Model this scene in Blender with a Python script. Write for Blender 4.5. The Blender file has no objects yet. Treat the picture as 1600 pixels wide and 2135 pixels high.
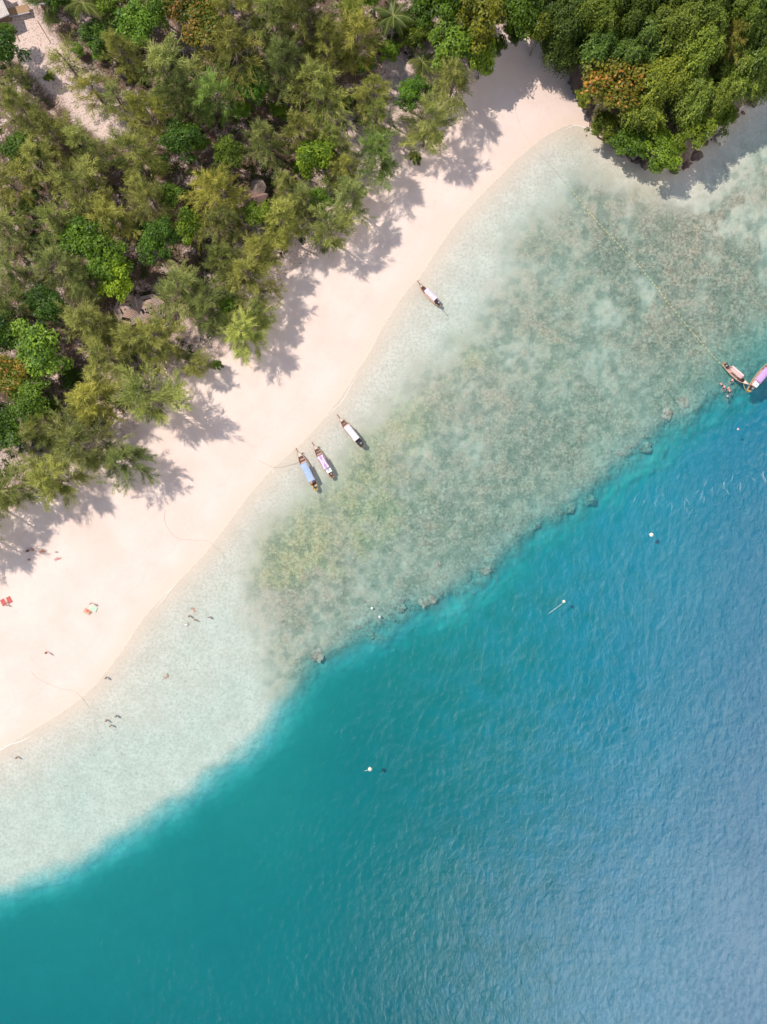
import bpy, bmesh, math, random
import numpy as np
from mathutils import Vector, Matrix, Euler

random.seed(7)
RS = np.random.RandomState(11)
SC = bpy.context.scene
COL = SC.collection
PI = math.pi

# ------------------------------------------------------------------ camera, sky, sun, exposure
S = 0.109            # metres per photograph pixel at sea level
HC = 161.0           # drone height in metres
cam_data = bpy.data.cameras.new('camera')
cam_data.sensor_fit = 'VERTICAL'
cam_data.angle = 2 * math.atan(2135 * S / 2 / HC)
cam_data.clip_start = 1.0
cam_data.clip_end = 6000
cam = bpy.data.objects.new('camera', cam_data)
cam.location = (0, 0, HC)
COL.objects.link(cam)
SC.camera = cam

SUN_EL = math.radians(50)
SHADOW_DIR = Vector((0.86, -0.51, 0)).normalized()      # where shadows fall on the ground
to_sun = Vector((-SHADOW_DIR.x * math.cos(SUN_EL), -SHADOW_DIR.y * math.cos(SUN_EL), math.sin(SUN_EL)))
sun_data = bpy.data.lights.new('sun', 'SUN')
sun_data.energy = 4.7
sun_data.angle = math.radians(0.55)
sun_data.color = (1.0, 0.95, 0.87)
sun = bpy.data.objects.new('sun', sun_data)
sun.rotation_euler = to_sun.to_track_quat('Z', 'Y').to_euler()
sun.location = (-100, 60, 200)
COL.objects.link(sun)

world = bpy.data.worlds.new('World')
SC.world = world
world.use_nodes = True
wn, wl = world.node_tree.nodes, world.node_tree.links
wn.clear()
w_out = wn.new('ShaderNodeOutputWorld')
w_bg = wn.new('ShaderNodeBackground')
w_bg.inputs['Strength'].default_value = 0.115
w_sky = wn.new('ShaderNodeTexSky')
w_sky.sky_type = 'NISHITA'
w_sky.sun_disc = False
w_sky.sun_elevation = SUN_EL
w_sky.sun_rotation = math.atan2(to_sun.x, to_sun.y)
w_sky.air_density = 1.0
w_sky.dust_density = 0.0
# broken fair-weather cloud over the whole sky
w_tc = wn.new('ShaderNodeTexCoord')
w_sep = wn.new('ShaderNodeSeparateXYZ')
wl.new(w_tc.outputs['Generated'], w_sep.inputs[0])
def wmath(op, a, b=None):
    n = wn.new('ShaderNodeMath'); n.operation = op
    for k, v in enumerate((a, b)):
        if v is None: continue
        if isinstance(v, (int, float)): n.inputs[k].default_value = v
        else: wl.new(v, n.inputs[k])
    return n.outputs[0]
zz = wmath('ADD', wmath('MAXIMUM', w_sep.outputs['Z'], 0.0), 0.12)
uu = wmath('DIVIDE', w_sep.outputs['X'], zz)
vv = wmath('DIVIDE', w_sep.outputs['Y'], zz)
w_comb = wn.new('ShaderNodeCombineXYZ')
wl.new(wmath('SUBTRACT', uu, 0.22), w_comb.inputs[0]); wl.new(wmath('ADD', vv, 0.12), w_comb.inputs[1])
CLOUD_SEED = 16.49
w_comb.inputs[2].default_value = CLOUD_SEED
w_noise = wn.new('ShaderNodeTexNoise')
w_noise.inputs['Scale'].default_value = 0.75
w_noise.inputs['Detail'].default_value = 4
w_noise.inputs['Roughness'].default_value = 0.55
wl.new(w_comb.outputs[0], w_noise.inputs['Vector'])
w_ramp = wn.new('ShaderNodeMapRange')
w_ramp.interpolation_type = 'SMOOTHSTEP'
w_ramp.inputs['From Min'].default_value = 0.48
w_ramp.inputs['From Max'].default_value = 0.68
wl.new(w_noise.outputs['Fac'], w_ramp.inputs['Value'])
w_mix = wn.new('ShaderNodeMix'); w_mix.data_type = 'RGBA'
wl.new(w_ramp.outputs[0], w_mix.inputs['Factor'])
wl.new(w_sky.outputs[0], w_mix.inputs['A'])
w_mix.inputs['B'].default_value = (27.0, 26.5, 26.7, 1)
wl.new(w_mix.outputs['Result'], w_bg.inputs['Color'])
wl.new(w_bg.outputs[0], w_out.inputs[0])

SC.view_settings.view_transform = 'Standard'
SC.view_settings.look = 'None'
SC.view_settings.gamma = 1
SC.view_settings.use_curve_mapping = False
SC.view_settings.exposure = 0.14
try:
    SC.cycles.max_bounces = 5
    SC.cycles.transparent_max_bounces = 12
    SC.cycles.caustics_reflective = False
    SC.cycles.caustics_refractive = False
except Exception:
    pass

# ------------------------------------------------------------------ helpers
def P(px, py, z=0.0):
    """photograph pixel -> ground point of the place at height z (plan survey from the nadir picture)"""
    f = S * (HC - z) / HC
    return ((px - 800) * f, (1067.5 - py) * f, z)

def tag(o, label=None, cat=None, group=None, kind=None):
    if label: o['label'] = label
    if cat: o['category'] = cat
    if group: o['group'] = group
    if kind: o['kind'] = kind
    return o

def link(o, parent=None):
    COL.objects.link(o)
    if parent is not None: o.parent = parent
    return o

def thing(name, label, cat, loc=(0, 0, 0), rz=0.0, group=None):
    o = bpy.data.objects.new(name, None)
    o.empty_display_size = 0.2
    o.location = loc
    o.rotation_euler = (0, 0, rz)
    tag(o, label, cat, group)
    return link(o)

def mesh_obj(name, me, mat=None, parent=None, loc=(0, 0, 0), rot=(0, 0, 0), scale=(1, 1, 1)):
    if mat is not None and not me.materials: me.materials.append(mat)
    o = bpy.data.objects.new(name, me)
    o.location = loc; o.rotation_euler = rot; o.scale = scale
    return link(o, parent)

def from_arrays(name, V, F, attrs=None, smooth=False, face_attrs=None):
    """V (n,3); F (m,3|4) int array"""
    V = np.asarray(V, dtype=np.float32); F = np.asarray(F, dtype=np.int32)
    k = F.shape[1]; m = len(F)
    me = bpy.data.meshes.new(name)
    me.vertices.add(len(V)); me.vertices.foreach_set('co', V.ravel())
    me.loops.add(m * k); me.loops.foreach_set('vertex_index', F.ravel())
    me.polygons.add(m)
    me.polygons.foreach_set('loop_start', np.arange(0, m * k, k, dtype=np.int32))
    me.polygons.foreach_set('loop_total', np.full(m, k, dtype=np.int32))
    if smooth: me.polygons.foreach_set('use_smooth', np.ones(m, dtype=bool))
    me.update(calc_edges=True)
    for d, dom in ((attrs, 'POINT'), (face_attrs, 'FACE')):
        for an, av in (d or {}).items():
            a = me.attributes.new(an, 'FLOAT', dom)
            a.data.foreach_set('value', np.asarray(av, dtype=np.float32).ravel())
    return me

class MB:
    """collects simple shapes into one mesh"""
    def __init__(self): self.v = []; self.f = []
    def add(self, vs, fs):
        b = len(self.v); self.v += [tuple(v) for v in vs]; self.f += [tuple(b + i for i in f) for f in fs]
    def box(self, c, s, rot=None):
        R = rot.to_matrix() if isinstance(rot, Euler) else (rot or Matrix.Identity(3))
        vs = [Vector(c) + R @ Vector((x * s[0] / 2, y * s[1] / 2, z * s[2] / 2)) for x in (-1, 1) for y in (-1, 1) for z in (-1, 1)]
        self.add(vs, [(0, 1, 3, 2), (4, 6, 7, 5), (0, 4, 5, 1), (2, 3, 7, 6), (0, 2, 6, 4), (1, 5, 7, 3)])
    def tube(self, pts, radii, n=8, caps=True):
        pts = [Vector(p) for p in pts]
        if isinstance(radii, (int, float)): radii = [radii] * len(pts)
        rings = []
        for i, p in enumerate(pts):
            d = (pts[min(i + 1, len(pts) - 1)] - pts[max(i - 1, 0)])
            d = d.normalized() if d.length > 1e-9 else Vector((0, 0, 1))
            a = d.cross(Vector((0, 0, 1)))
            if a.length < 1e-3: a = d.cross(Vector((1, 0, 0)))
            a.normalize(); b = d.cross(a)
            rings.append([p + (a * math.cos(2 * PI * k / n) + b * math.sin(2 * PI * k / n)) * radii[i] for k in range(n)])
        vs = [v for r in rings for v in r]
        fs = [(i * n + k, i * n + (k + 1) % n, (i + 1) * n + (k + 1) % n, (i + 1) * n + k) for i in range(len(pts) - 1) for k in range(n)]
        if caps:
            fs.append(tuple(range(n - 1, -1, -1))); fs.append(tuple((len(pts) - 1) * n + k for k in range(n)))
        self.add(vs, fs)
    def ball(self, c, r, nu=10, nv=7, top=1.0):
        c = Vector(c); r = (r, r, r) if isinstance(r, (int, float)) else r
        vs = [c + Vector((0, 0, r[2]))]; fs = []
        for j in range(1, nv):
            th = PI * j / nv
            for i in range(nu):
                ph = 2 * PI * i / nu
                vs.append(c + Vector((r[0] * math.sin(th) * math.cos(ph), r[1] * math.sin(th) * math.sin(ph), r[2] * math.cos(th))))
        vs.append(c - Vector((0, 0, r[2])))
        for i in range(nu):
            fs.append((0, 1 + i, 1 + (i + 1) % nu))
            for j in range(nv - 2):
                a = 1 + j * nu
                fs.append((a + i, a + nu + i, a + nu + (i + 1) % nu, a + (i + 1) % nu))
            a = 1 + (nv - 2) * nu
            fs.append((a + i, len(vs) - 1, a + (i + 1) % nu))
        self.add(vs, fs)
    def mesh(self, name, smooth=False, bevel=0.0):
        me = bpy.data.meshes.new(name)
        me.from_pydata(self.v, [], self.f); me.update()
        if bevel:
            bm = bmesh.new(); bm.from_mesh(me)
            bmesh.ops.bevel(bm, geom=bm.edges[:], offset=bevel, segments=1, affect='EDGES', clamp_overlap=True)
            bm.to_mesh(me); bm.free()
        if smooth: me.polygons.foreach_set('use_smooth', [True] * len(me.polygons))
        return me
    def obj(self, name, mat, parent=None, smooth=False, bevel=0.0, **kw):
        return mesh_obj(name, self.mesh(name, smooth, bevel), mat, parent, **kw)

# lattice value noise (numpy), seedable
def vnoise(x, y, scale, seed):
    x = x / scale; y = y / scale
    xi = np.floor(x).astype(np.int64); yi = np.floor(y).astype(np.int64)
    xf = x - xi; yf = y - yi
    u = xf * xf * xf * (xf * (xf * 6 - 15) + 10); v = yf * yf * yf * (yf * (yf * 6 - 15) + 10)
    def h(a, b):
        n = (a * 374761393 + b * 668265263 + seed * 982451653) & 0xffffffff
        n = ((n ^ (n >> 13)) * 1274126177) & 0xffffffff
        n = ((n ^ (n >> 16)) * 2246822519) & 0xffffffff
        return (n & 0xffffff) / float(0xffffff)
    return (h(xi, yi) * (1 - u) + h(xi + 1, yi) * u) * (1 - v) + (h(xi, yi + 1) * (1 - u) + h(xi + 1, yi + 1) * u) * v
def fbm(x, y, scale, seed, oct=4, rough=0.5):
    t = 0; a = 1; s = 0
    for k in range(oct):
        c, n_ = math.cos(0.6 * k), math.sin(0.6 * k)
        t = t + a * vnoise(x * c - y * n_, x * n_ + y * c, scale / 2 ** k, seed + k * 17); s += a; a *= rough
    return t / s
def sstep(a, b, x):
    t = np.clip((x - a) / (b - a), 0, 1); return t * t * (3 - 2 * t)

# ------------------------------------------------------------------ materials
def new_mat(name):
    m = bpy.data.materials.new(name); m.use_nodes = True
    nt = m.node_tree; nt.nodes.clear()
    out = nt.nodes.new('ShaderNodeOutputMaterial')
    return m, nt, out
class NT:
    def __init__(self, nt): self.nt = nt
    def n(self, t, **kw):
        nd = self.nt.nodes.new(t)
        for k, v in kw.items(): setattr(nd, k, v)
        return nd
    def set(self, sock, v):
        if hasattr(v, 'links') or hasattr(v, 'is_output'): self.nt.links.new(v, sock)
        elif isinstance(v, (tuple, list)) and len(v) == 3 and sock.type == 'RGBA': sock.default_value = (*v, 1)
        else: sock.default_value = v
    def math(self, op, a, b=0.0, clamp=False):
        nd = self.n('ShaderNodeMath', operation=op, use_clamp=clamp); self.set(nd.inputs[0], a); self.set(nd.inputs[1], b); return nd.outputs[0]
    def mix(self, f, a, b, blend='MIX'):
        nd = self.n('ShaderNodeMix', data_type='RGBA', blend_type=blend)
        self.set(nd.inputs[0], f); self.set(nd.inputs['A'], a); self.set(nd.inputs['B'], b); return nd.outputs['Result']
    def noise(self, scale, detail=3, rough=0.5, vec=None, dist=0.0):
        nd = self.n('ShaderNodeTexNoise'); nd.inputs['Scale'].default_value = scale; nd.inputs['Detail'].default_value = detail
        nd.inputs['Roughness'].default_value = rough; nd.inputs['Distortion'].default_value = dist
        if vec is not None: self.nt.links.new(vec, nd.inputs['Vector'])
        return nd.outputs['Fac']
    def ramp(self, x, a, b, c=0.0, d=1.0):
        nd = self.n('ShaderNodeMapRange', interpolation_type='SMOOTHSTEP'); self.set(nd.inputs['Value'], x)
        for k, v in (('From Min', a), ('From Max', b), ('To Min', c), ('To Max', d)): nd.inputs[k].default_value = v
        return nd.outputs[0]
    def attr(self, name): return self.n('ShaderNodeAttribute', attribute_name=name).outputs['Fac']
    def pos(self): return self.n('ShaderNodeNewGeometry').outputs['Position']
    def scaled(self, vec, s):
        nd = self.n('ShaderNodeMapping'); self.nt.links.new(vec, nd.inputs['Vector']); nd.inputs['Scale'].default_value = s; return nd.outputs[0]
    def bump(self, h, strength, dist, normal=None):
        nd = self.n('ShaderNodeBump'); nd.inputs['Strength'].default_value = strength; nd.inputs['Distance'].default_value = dist
        self.nt.links.new(h, nd.inputs['Height'])
        if normal is not None: self.nt.links.new(normal, nd.inputs['Normal'])
        return nd.outputs[0]

_flat = {}
def paint(name, col, rough=0.6, var=0.12, scale=6.0, metal=0.0, grime=0.15):
    """plain coloured surface with procedural unevenness"""
    if name in _flat: return _flat[name]
    m, nt, out = new_mat(name); g = NT(nt)
    tc = g.n('ShaderNodeTexCoord').outputs['Object']
    a = g.noise(scale, 4, 0.6, tc); b = g.noise(scale * 5, 2, 0.5, tc)
    c1 = tuple(min(1, x * (1 + var)) for x in col); c0 = tuple(x * (1 - var) for x in col)
    c = g.mix(g.ramp(a, 0.3, 0.7), c0, c1)
    c = g.mix(g.math('MULTIPLY', g.ramp(b, 0.55, 0.75), grime), c, tuple(x * 0.45 for x in col))
    p = g.n('ShaderNodeBsdfPrincipled'); g.set(p.inputs['Base Color'], c)
    p.inputs['Roughness'].default_value = rough; p.inputs['Metallic'].default_value = metal
    g.set(p.inputs['Normal'], g.bump(b, 0.25, 0.02))
    nt.links.new(p.outputs[0], out.inputs[0])
    _flat[name] = m
    return m

def leaf_mat(name, col_a, col_b, trans=0.35, accents=None):
    """leaf colour varies from leaf to leaf (tint) and from tree to tree (object colour)"""
    m, nt, out = new_mat(name); g = NT(nt)
    t = g.attr('tint')
    c = g.mix(t, col_a, col_b)
    if accents:
        acc, lo = accents
        c = g.mix(g.ramp(g.attr('accent'), lo, lo + 0.03), c, g.mix(t, acc[0], acc[1]))
    oi = g.n('ShaderNodeObjectInfo')
    c = g.mix(1.0, c, oi.outputs['Color'], 'MULTIPLY')
    d = g.n('ShaderNodeBsdfDiffuse'); g.set(d.inputs['Color'], c)
    tr = g.n('ShaderNodeBsdfTranslucent'); g.set(tr.inputs['Color'], g.mix(1.0, c, (1.1, 1.15, 0.6), 'MULTIPLY'))
    mx = g.n('ShaderNodeMixShader'); mx.inputs[0].default_value = trans
    nt.links.new(d.outputs[0], mx.inputs[1]); nt.links.new(tr.outputs[0], mx.inputs[2])
    gl = g.n('ShaderNodeBsdfGlossy'); gl.inputs['Roughness'].default_value = 0.45; g.set(gl.inputs['Color'], (0.9, 0.95, 1.0))
    m2 = g.n('ShaderNodeMixShader'); m2.inputs[0].default_value = 0.015
    nt.links.new(mx.outputs[0], m2.inputs[1]); nt.links.new(gl.outputs[0], m2.inputs[2])
    nt.links.new(m2.outputs[0], out.inputs[0])
    return m

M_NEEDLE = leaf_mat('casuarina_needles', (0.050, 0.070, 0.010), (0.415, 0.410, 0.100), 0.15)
M_LEAF = leaf_mat('broad_leaves', (0.034, 0.070, 0.005), (0.200, 0.270, 0.022), 0.22)
M_AUTUMN = leaf_mat('turning_leaves', (0.07, 0.10, 0.010), (0.20, 0.22, 0.026), 0.4, (((0.34, 0.15, 0.035), (0.42, 0.27, 0.045)), 0.62))
M_VINE = leaf_mat('creeper_leaves', (0.040, 0.072, 0.008), (0.255, 0.290, 0.042), 0.2)
M_PALM = leaf_mat('palm_leaves', (0.060, 0.085, 0.012), (0.15, 0.17, 0.035), 0.3)
M_BARK = paint('bark', (0.16, 0.115, 0.085), 0.9, 0.3, 2.0)
M_BARK_PALE = paint('pale_bark', (0.26, 0.21, 0.17), 0.9, 0.3, 2.0)

# ------------------------------------------------------------------ survey lines of the place (photograph pixels)
SHORE = [(-3000, 3300), (-900, 2080), (-300, 1735), (0, 1562), (100, 1503), (190, 1438), (243, 1372), (300, 1288), (370, 1212), (440, 1138), (500, 1058), (560, 985), (622, 928),
         (690, 855), (735, 790), (772, 730), (802, 676), (840, 618), (878, 572), (915, 515), (958, 455), (1003, 408), (1052, 358), (1100, 314), (1150, 277), (1195, 258),
         (1230, 268), (1265, 296), (1310, 326), (1370, 352), (1425, 355), (1448, 333), (1472, 298), (1502, 264), (1545, 228), (1600, 186), (1760, 90), (2300, -300), (5200, -2600)]
DROP = [(-3000, 3300 + 500), (-900, 2330), (-300, 1990), (0, 1868), (100, 1832), (200, 1782), (300, 1722), (400, 1652), (500, 1577), (560, 1520), (600, 1462), (640, 1395), (690, 1368), (760, 1332),
        (850, 1288), (900, 1266), (960, 1238), (1010, 1198), (1060, 1158), (1110, 1112), (1200, 1052), (1280, 992), (1350, 937), (1420, 887), (1470, 852), (1530, 818), (1600, 778), (1760, 690),
        (2300, 400), (5200, -1900)]
FOREST = [(-3000, 3000), (-400, 1330), (-100, 1150), (30, 1075), (110, 1010), (220, 950), (300, 880), (390, 800), (480, 735), (560, 650), (610, 570), (700, 510), (755, 410), (800, 345), (900, 275),
          (960, 205), (1030, 150), (1062, 95), (1110, 85), (1165, 130), (1206, 215)]
HEAD = [(1206, 215), (1240, 268), (1270, 296), (1310, 322), (1370, 347), (1423, 350), (1444, 330), (1468, 296), (1498, 262), (1542, 226), (1600, 183), (1760, 86), (2300, -305), (5200, -2620), (5200, -4000), (1150, -4000), (1165, 130)]
REEF = [(640, 1470), (560, 1440), (530, 1330), (505, 1230), (535, 1120), (610, 1040), (700, 960), (770, 880), (850, 800), (960, 690), (1045, 570), (1062, 480), (1150, 420), (1215, 350), (1330, 385), (1420, 400),
        (1480, 340), (1560, 270), (1640, 210), (2300, -250), (2300, 430), (1760, 700), (1600, 795), (1470, 868), (1350, 955), (1200, 1070), (1060, 1175), (960, 1255), (850, 1303), (760, 1347)]

def to_world(line): return np.array([[(x - 800) * S, (1067.5 - y) * S] for x, y in line])
def spline(pts, sub=4):
    pts = np.asarray(pts, float); out = []
    for i in range(len(pts) - 1):
        p0, p1, p2, p3 = pts[max(i - 1, 0)], pts[i], pts[i + 1], pts[min(i + 2, len(pts) - 1)]
        for k in range(sub):
            t = k / sub
            out.append(0.5 * ((2 * p1) + (-p0 + p2) * t + (2 * p0 - 5 * p1 + 4 * p2 - p3) * t * t + (-p0 + 3 * p1 - 3 * p2 + p3) * t ** 3))
    out.append(pts[-1]); return np.array(out)
def poly_dist(X, Y, line, closed=False):
    d = np.full(X.shape, 1e9); L = np.vstack([line, line[:1]]) if closed else line
    for a, b in zip(L[:-1], L[1:]):
        ab = b - a; t = np.clip(((X - a[0]) * ab[0] + (Y - a[1]) * ab[1]) / max(ab @ ab, 1e-9), 0, 1)
        d = np.minimum(d, np.hypot(X - a[0] - t * ab[0], Y - a[1] - t * ab[1]))
    return d
def inside(X, Y, poly):
    r = np.zeros(X.shape, bool); n = len(poly)
    for i in range(n):
        a = poly[i]; b = poly[(i + 1) % n]
        if a[1] == b[1]: continue
        c = (a[1] > Y) != (b[1] > Y)
        r ^= c & (X < (b[0] - a[0]) * (Y - a[1]) / (b[1] - a[1]) + a[0])
    return r

W_SHORE = spline(to_world(SHORE)); W_DROP = spline(to_world(DROP)); W_FOREST = spline(to_world(FOREST), 3)
W_HEAD = to_world(HEAD); W_REEF = spline(to_world(REEF + REEF[:1]), 3)
NW = to_world([(5200, -4500), (-5000, -4500), (-5000, 3300)])
SE = to_world([(5200, 6000), (-3000, 6000)])
POLY_LAND = np.vstack([W_SHORE, NW])
POLY_DEEP = np.vstack([W_DROP, SE])
POLY_FOREST = np.vstack([W_FOREST, to_world([(1165, 130), (1150, -4000), (-5000, -4500), (-5000, 3000)])])

def fields(X, Y):
    """heights and ground masks of the whole place"""
    wx = (fbm(X, Y, 9.0, 5, 3) - 0.5) * 1.3; wy = (fbm(X, Y, 9.0, 55, 3) - 0.5) * 1.3
    # shoreline
    land = inside(X + wx * 0.5, Y + wy * 0.5, POLY_LAND)
    ds = poly_dist(X + wx * 0.5, Y + wy * 0.5, W_SHORE) * np.where(land, -1, 1)           # + seaward
    rx = (fbm(X, Y, 5.0, 81, 4, 0.6) - 0.5) * 5.0; ry = (fbm(X, Y, 5.0, 82, 4, 0.6) - 0.5) * 5.0
    reefy = sstep(-24, 0, X)                                                              # the drop-off is coral north-east of here, sand south-west
    rs = np.maximum(reefy, .55)
    deep = inside(X + rx * rs, Y + ry * rs, POLY_DEEP)
    de = poly_dist(X + rx * rs, Y + ry * rs, W_DROP) * np.where(deep, 1, -1)         # + deeper
    # sea floor
    shallow = np.clip(0.015 * ds, 0, 0.18) + 0.0045 * np.clip(ds - 12, 0, 60) * (0.6 + 0.6 * reefy)
    shallow = np.minimum(shallow, 0.38) + 0.35 * reefy * np.exp(-np.clip(-de, 0, 99) / 5.0) * sstep(0, 12, ds)
    shallow += 0.7 * sstep(62, 92, X) * sstep(-16, -2, de) * (Y < 60)
    wd = 8.0 * (1 - reefy) + 7.5 * reefy
    cliff = sstep(-0.45 * wd, wd, de)
    dd = shallow + cliff * (2.75 + 0.022 * np.clip(de, 0, 75) + 0.5 * (fbm(X, Y, 30.0, 31, 3) - 0.5))
    sea = -dd
    mott = fbm(X, Y, 1.7, 61, 3, 0.6)
    # reef cover
    ins = inside(X + rx, Y + ry, W_REEF); dr = poly_dist(X + rx, Y + ry, W_REEF) * np.where(ins, 1, -1)
    reef = sstep(-5, 9, dr)
    sea += reef * (1 - sstep(2, 8, de)) * (mott - 0.55) * 0.4 * sstep(2, 14, ds)
    sea += (fbm(X, Y, 14, 71, 3) - 0.5) * 0.15 * sstep(3, 14, ds)
    sea = np.minimum(sea, -0.012 * np.clip(ds, 0, 8))
    # land
    dl = np.clip(-ds, 0, 400)
    dune = 0.06 * np.clip(dl, 0, 12) + 1.7 * (1 - np.exp(-np.clip(dl - 12, 0, 400) / 25.0)) + (fbm(X, Y, 6, 91, 4) - 0.5) * 0.35 * sstep(4, 20, dl)
    forest = inside(X + wx * 2, Y + wy * 2, POLY_FOREST); df = poly_dist(X + wx * 2, Y + wy * 2, W_FOREST) * np.where(forest, 1, -1)
    jx = (fbm(X, Y, 3.0, 101, 3) - 0.5) * 2.4; jy = (fbm(X, Y, 3.0, 102, 3) - 0.5) * 2.4
    head = inside(X + jx, Y + jy, W_HEAD); dh = np.where(head, poly_dist(X + jx, Y + jy, W_HEAD, True), 0)
    hill = 4.5 * (1 - np.exp(-dh / 3.2)) + 0.10 * np.clip(dh, 0, 60) + (fbm(X, Y, 3.5, 111, 4, 0.6) - 0.5) * 2.0 * sstep(0, 3, dh)
    Z = np.where(ds > 0, sea, dune)
    Z = np.where(head, np.maximum(Z, 0) + hill, Z)
    return dict(Z=Z, ds=ds, de=de, reef=reef, df=df, head=head, dh=dh, mott=mott, reefy=reefy)

def ground_z(x, y):
    return float(fields(np.array([float(x)]), np.array([float(y)]))['Z'][0])

# ------------------------------------------------------------------ ground sheet, split into its zones
def axis(half, step, far):
    a = list(np.arange(-half, half + 1e-6, step)); s = step; hi = a[-1]; out = []
    while hi < far:
        s *= 1.35; hi += s; out.append(hi)
    return np.array([-v for v in out[::-1]] + a + out)
ax, ay = axis(98, 0.36, 700), axis(127, 0.36, 700)
GX, GY = np.meshgrid(ax, ay)
FL = fields(GX.ravel(), GY.ravel())
nx, ny = len(ax), len(ay)
VZ = FL['Z']; gx = GX.ravel(); gy = GY.ravel()
ii, jj = np.meshgrid(np.arange(nx - 1), np.arange(ny - 1))
q0 = (jj * nx + ii).ravel()
QUADS = np.stack([q0, q0 + 1, q0 + nx + 1, q0 + nx], 1)

def blob(cx, cy, r):
    x, y = (cx - 800) * S, (1067.5 - cy) * S
    return np.exp(-((gx - x) ** 2 + (gy - y) ** 2) / (r * S) ** 2)
def patchy(blobs, seed, scale):
    w = sum(blob(a, b, c) * k for a, b, c, k in blobs)
    return np.clip(w, 0, 1.3)
_wn = np.clip((fbm(gx, gy, 5.0, 401, 4, .6) - .5) * 5 + .5, 0, 1)
weed = (0.45 + .6 * _wn) * patchy([(690, 1030, 130, 1.1), (620, 1110, 110, 1.0), (775, 925, 95, .9), (545, 1160, 70, .7), (850, 850, 75, .6), (940, 740, 70, .5), (1160, 790, 90, .35), (1090, 500, 45, .5), (1230, 600, 150, .3), (1000, 720, 70, .3), (880, 1080, 90, .35)], 3, 4)
grey = patchy([(1320, 430, 170, .8), (1500, 560, 150, 1.0), (1560, 380, 120, .8), (1310, 690, 130, .6), (1080, 960, 110, .6), (960, 1080, 120, .6), (1300, 300, 60, .5), (780, 1180, 130, .5), (1200, 880, 120, .5), (1420, 700, 110, .6)], 4, 4)
bare = patchy([(1540, 460, 60, .9), (1480, 510, 40, .8), (1330, 560, 45, .6), (1380, 640, 40, .7), (1430, 900, 60, .0), (1080, 750, 55, .9), (1250, 760, 60, .5), (980, 950, 70, .5), (860, 930, 40, .6), (770, 1210, 70, .6), (1270, 650, 60, .5), (1480, 390, 60, .8), (1590, 300, 70, .9), (1170, 540, 50, .4), (900, 760, 70, .6)], 5, 4)
_st = fbm(gx, gy * .45, 5.5, 431, 4, .6)
bare = bare * np.where(gx > 40, 1.0, .45) * (.3 + 1.2 * np.clip((fbm(gx, gy, 4.0, 441, 4, .65) - .42) * 6, 0, 1)) + .75 * sstep(.50, .64, _st) * sstep(40, 62, gx) * sstep(35, 52, gy) + .25 * sstep(.50, .68, fbm(gx, gy, 5.0, 451, 5, .7))
grey = grey + .6 * sstep(.45, .65, fbm(gx, gy * .6, 8.0, 461, 4, .65)) * (.35 + .65 * sstep(20, 60, gx))
path = poly_dist(gx, gy, to_world([(25, 30), (62, 80), (110, 140), (175, 200), (235, 262)]))
path2 = poly_dist(gx, gy, to_world([(830, 150), (845, 200), (800, 290), (745, 300), (700, 250)]))
pathm = np.maximum(1 - sstep(3.6, 6.0, path + (fbm(gx, gy, 3, 7, 3) - .5) * 2), 0.9 * (1 - sstep(1.8, 3.6, path2 + (fbm(gx, gy, 3, 8, 3) - .5) * 2)))
litter = sstep(0.0, 18.0, FL['df'] + (fbm(gx, gy, 6, 9, 3) - .5) * 16) * (1 - pathm)  # litter cover, widened to darken the floor like tree shade
ATTR = dict(reef=FL['reef'], weed=weed, grey=grey, bare=bare, litter=litter, depthline=FL['ds'], edge=FL['de'], mott=FL['mott'], reefy=FL['reefy'], dh=FL['dh'])

face_ds = FL['ds'][QUADS].mean(1); face_df = FL['df'][QUADS].mean(1)
face_head = FL['head'][QUADS].mean(1) > 0.4
zone = np.where(face_head, 3, np.where(face_ds > 0, 0, np.where(face_df > 0, 2, 1)))

def zone_obj(name, zid, mat):
    q = QUADS[zone == zid]; u, inv = np.unique(q, return_inverse=True)
    V = np.stack([gx[u], gy[u], VZ[u]], 1)
    me = from_arrays(name, V, inv.reshape(q.shape), {k: v[u] for k, v in ATTR.items()}, smooth=True)
    return tag(mesh_obj(name, me, mat), kind='structure')

def sand_colour(g, pos):
    a = g.noise(0.12, 4, 0.55, pos); b = g.noise(1.6, 4, 0.6, pos)
    c = g.mix(g.ramp(a, 0.3, 0.7), (0.615, 0.465, 0.395), (0.65, 0.515, 0.45))
    return g.mix(g.math('MULTIPLY', g.ramp(b, 0.5, 0.8), 0.22), c, (0.60, 0.46, 0.39)), b

# beach
m_beach, nt, out = new_mat('beach_sand'); g = NT(nt); pos = g.pos()
c, nz = sand_colour(g, pos)
wet = g.ramp(g.math('ADD', g.attr('depthline'), g.math('MULTIPLY', g.noise(0.35, 4, .6, pos), 3.0)), -3.5, 2.2)
c = g.mix(wet, c, (0.62, 0.47, 0.38))
track = g.noise(0.9, 5, 0.7, g.scaled(pos, (1.0, 1.0, 1.0)), 0.6)
c = g.mix(g.math('MULTIPLY', g.ramp(track, 0.55, 0.70), 0.20), c, (0.45, 0.34, 0.29))
speck = g.noise(4.0, 2, 0.5, pos)
c = g.mix(g.math('MULTIPLY', g.ramp(speck, 0.72, 0.79), 0.5), c, (0.2, 0.13, 0.08))
line = g.math('ADD', g.attr('depthline'), g.math('MULTIPLY', g.noise(0.22, 4, .6, pos), 5.0))
for a_, w_, k_ in ((-4.0, .5, .14), (-7.5, .35, .10), (-11.0, .6, .08)):
    band = g.math('MULTIPLY', g.ramp(line, a_ - w_, a_), g.ramp(line, a_ + w_, a_))
    c = g.mix(g.math('MULTIPLY', g.math('MULTIPLY', band, g.ramp(nz, .35, .6)), k_), c, (0.50, 0.36, 0.27))
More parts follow.
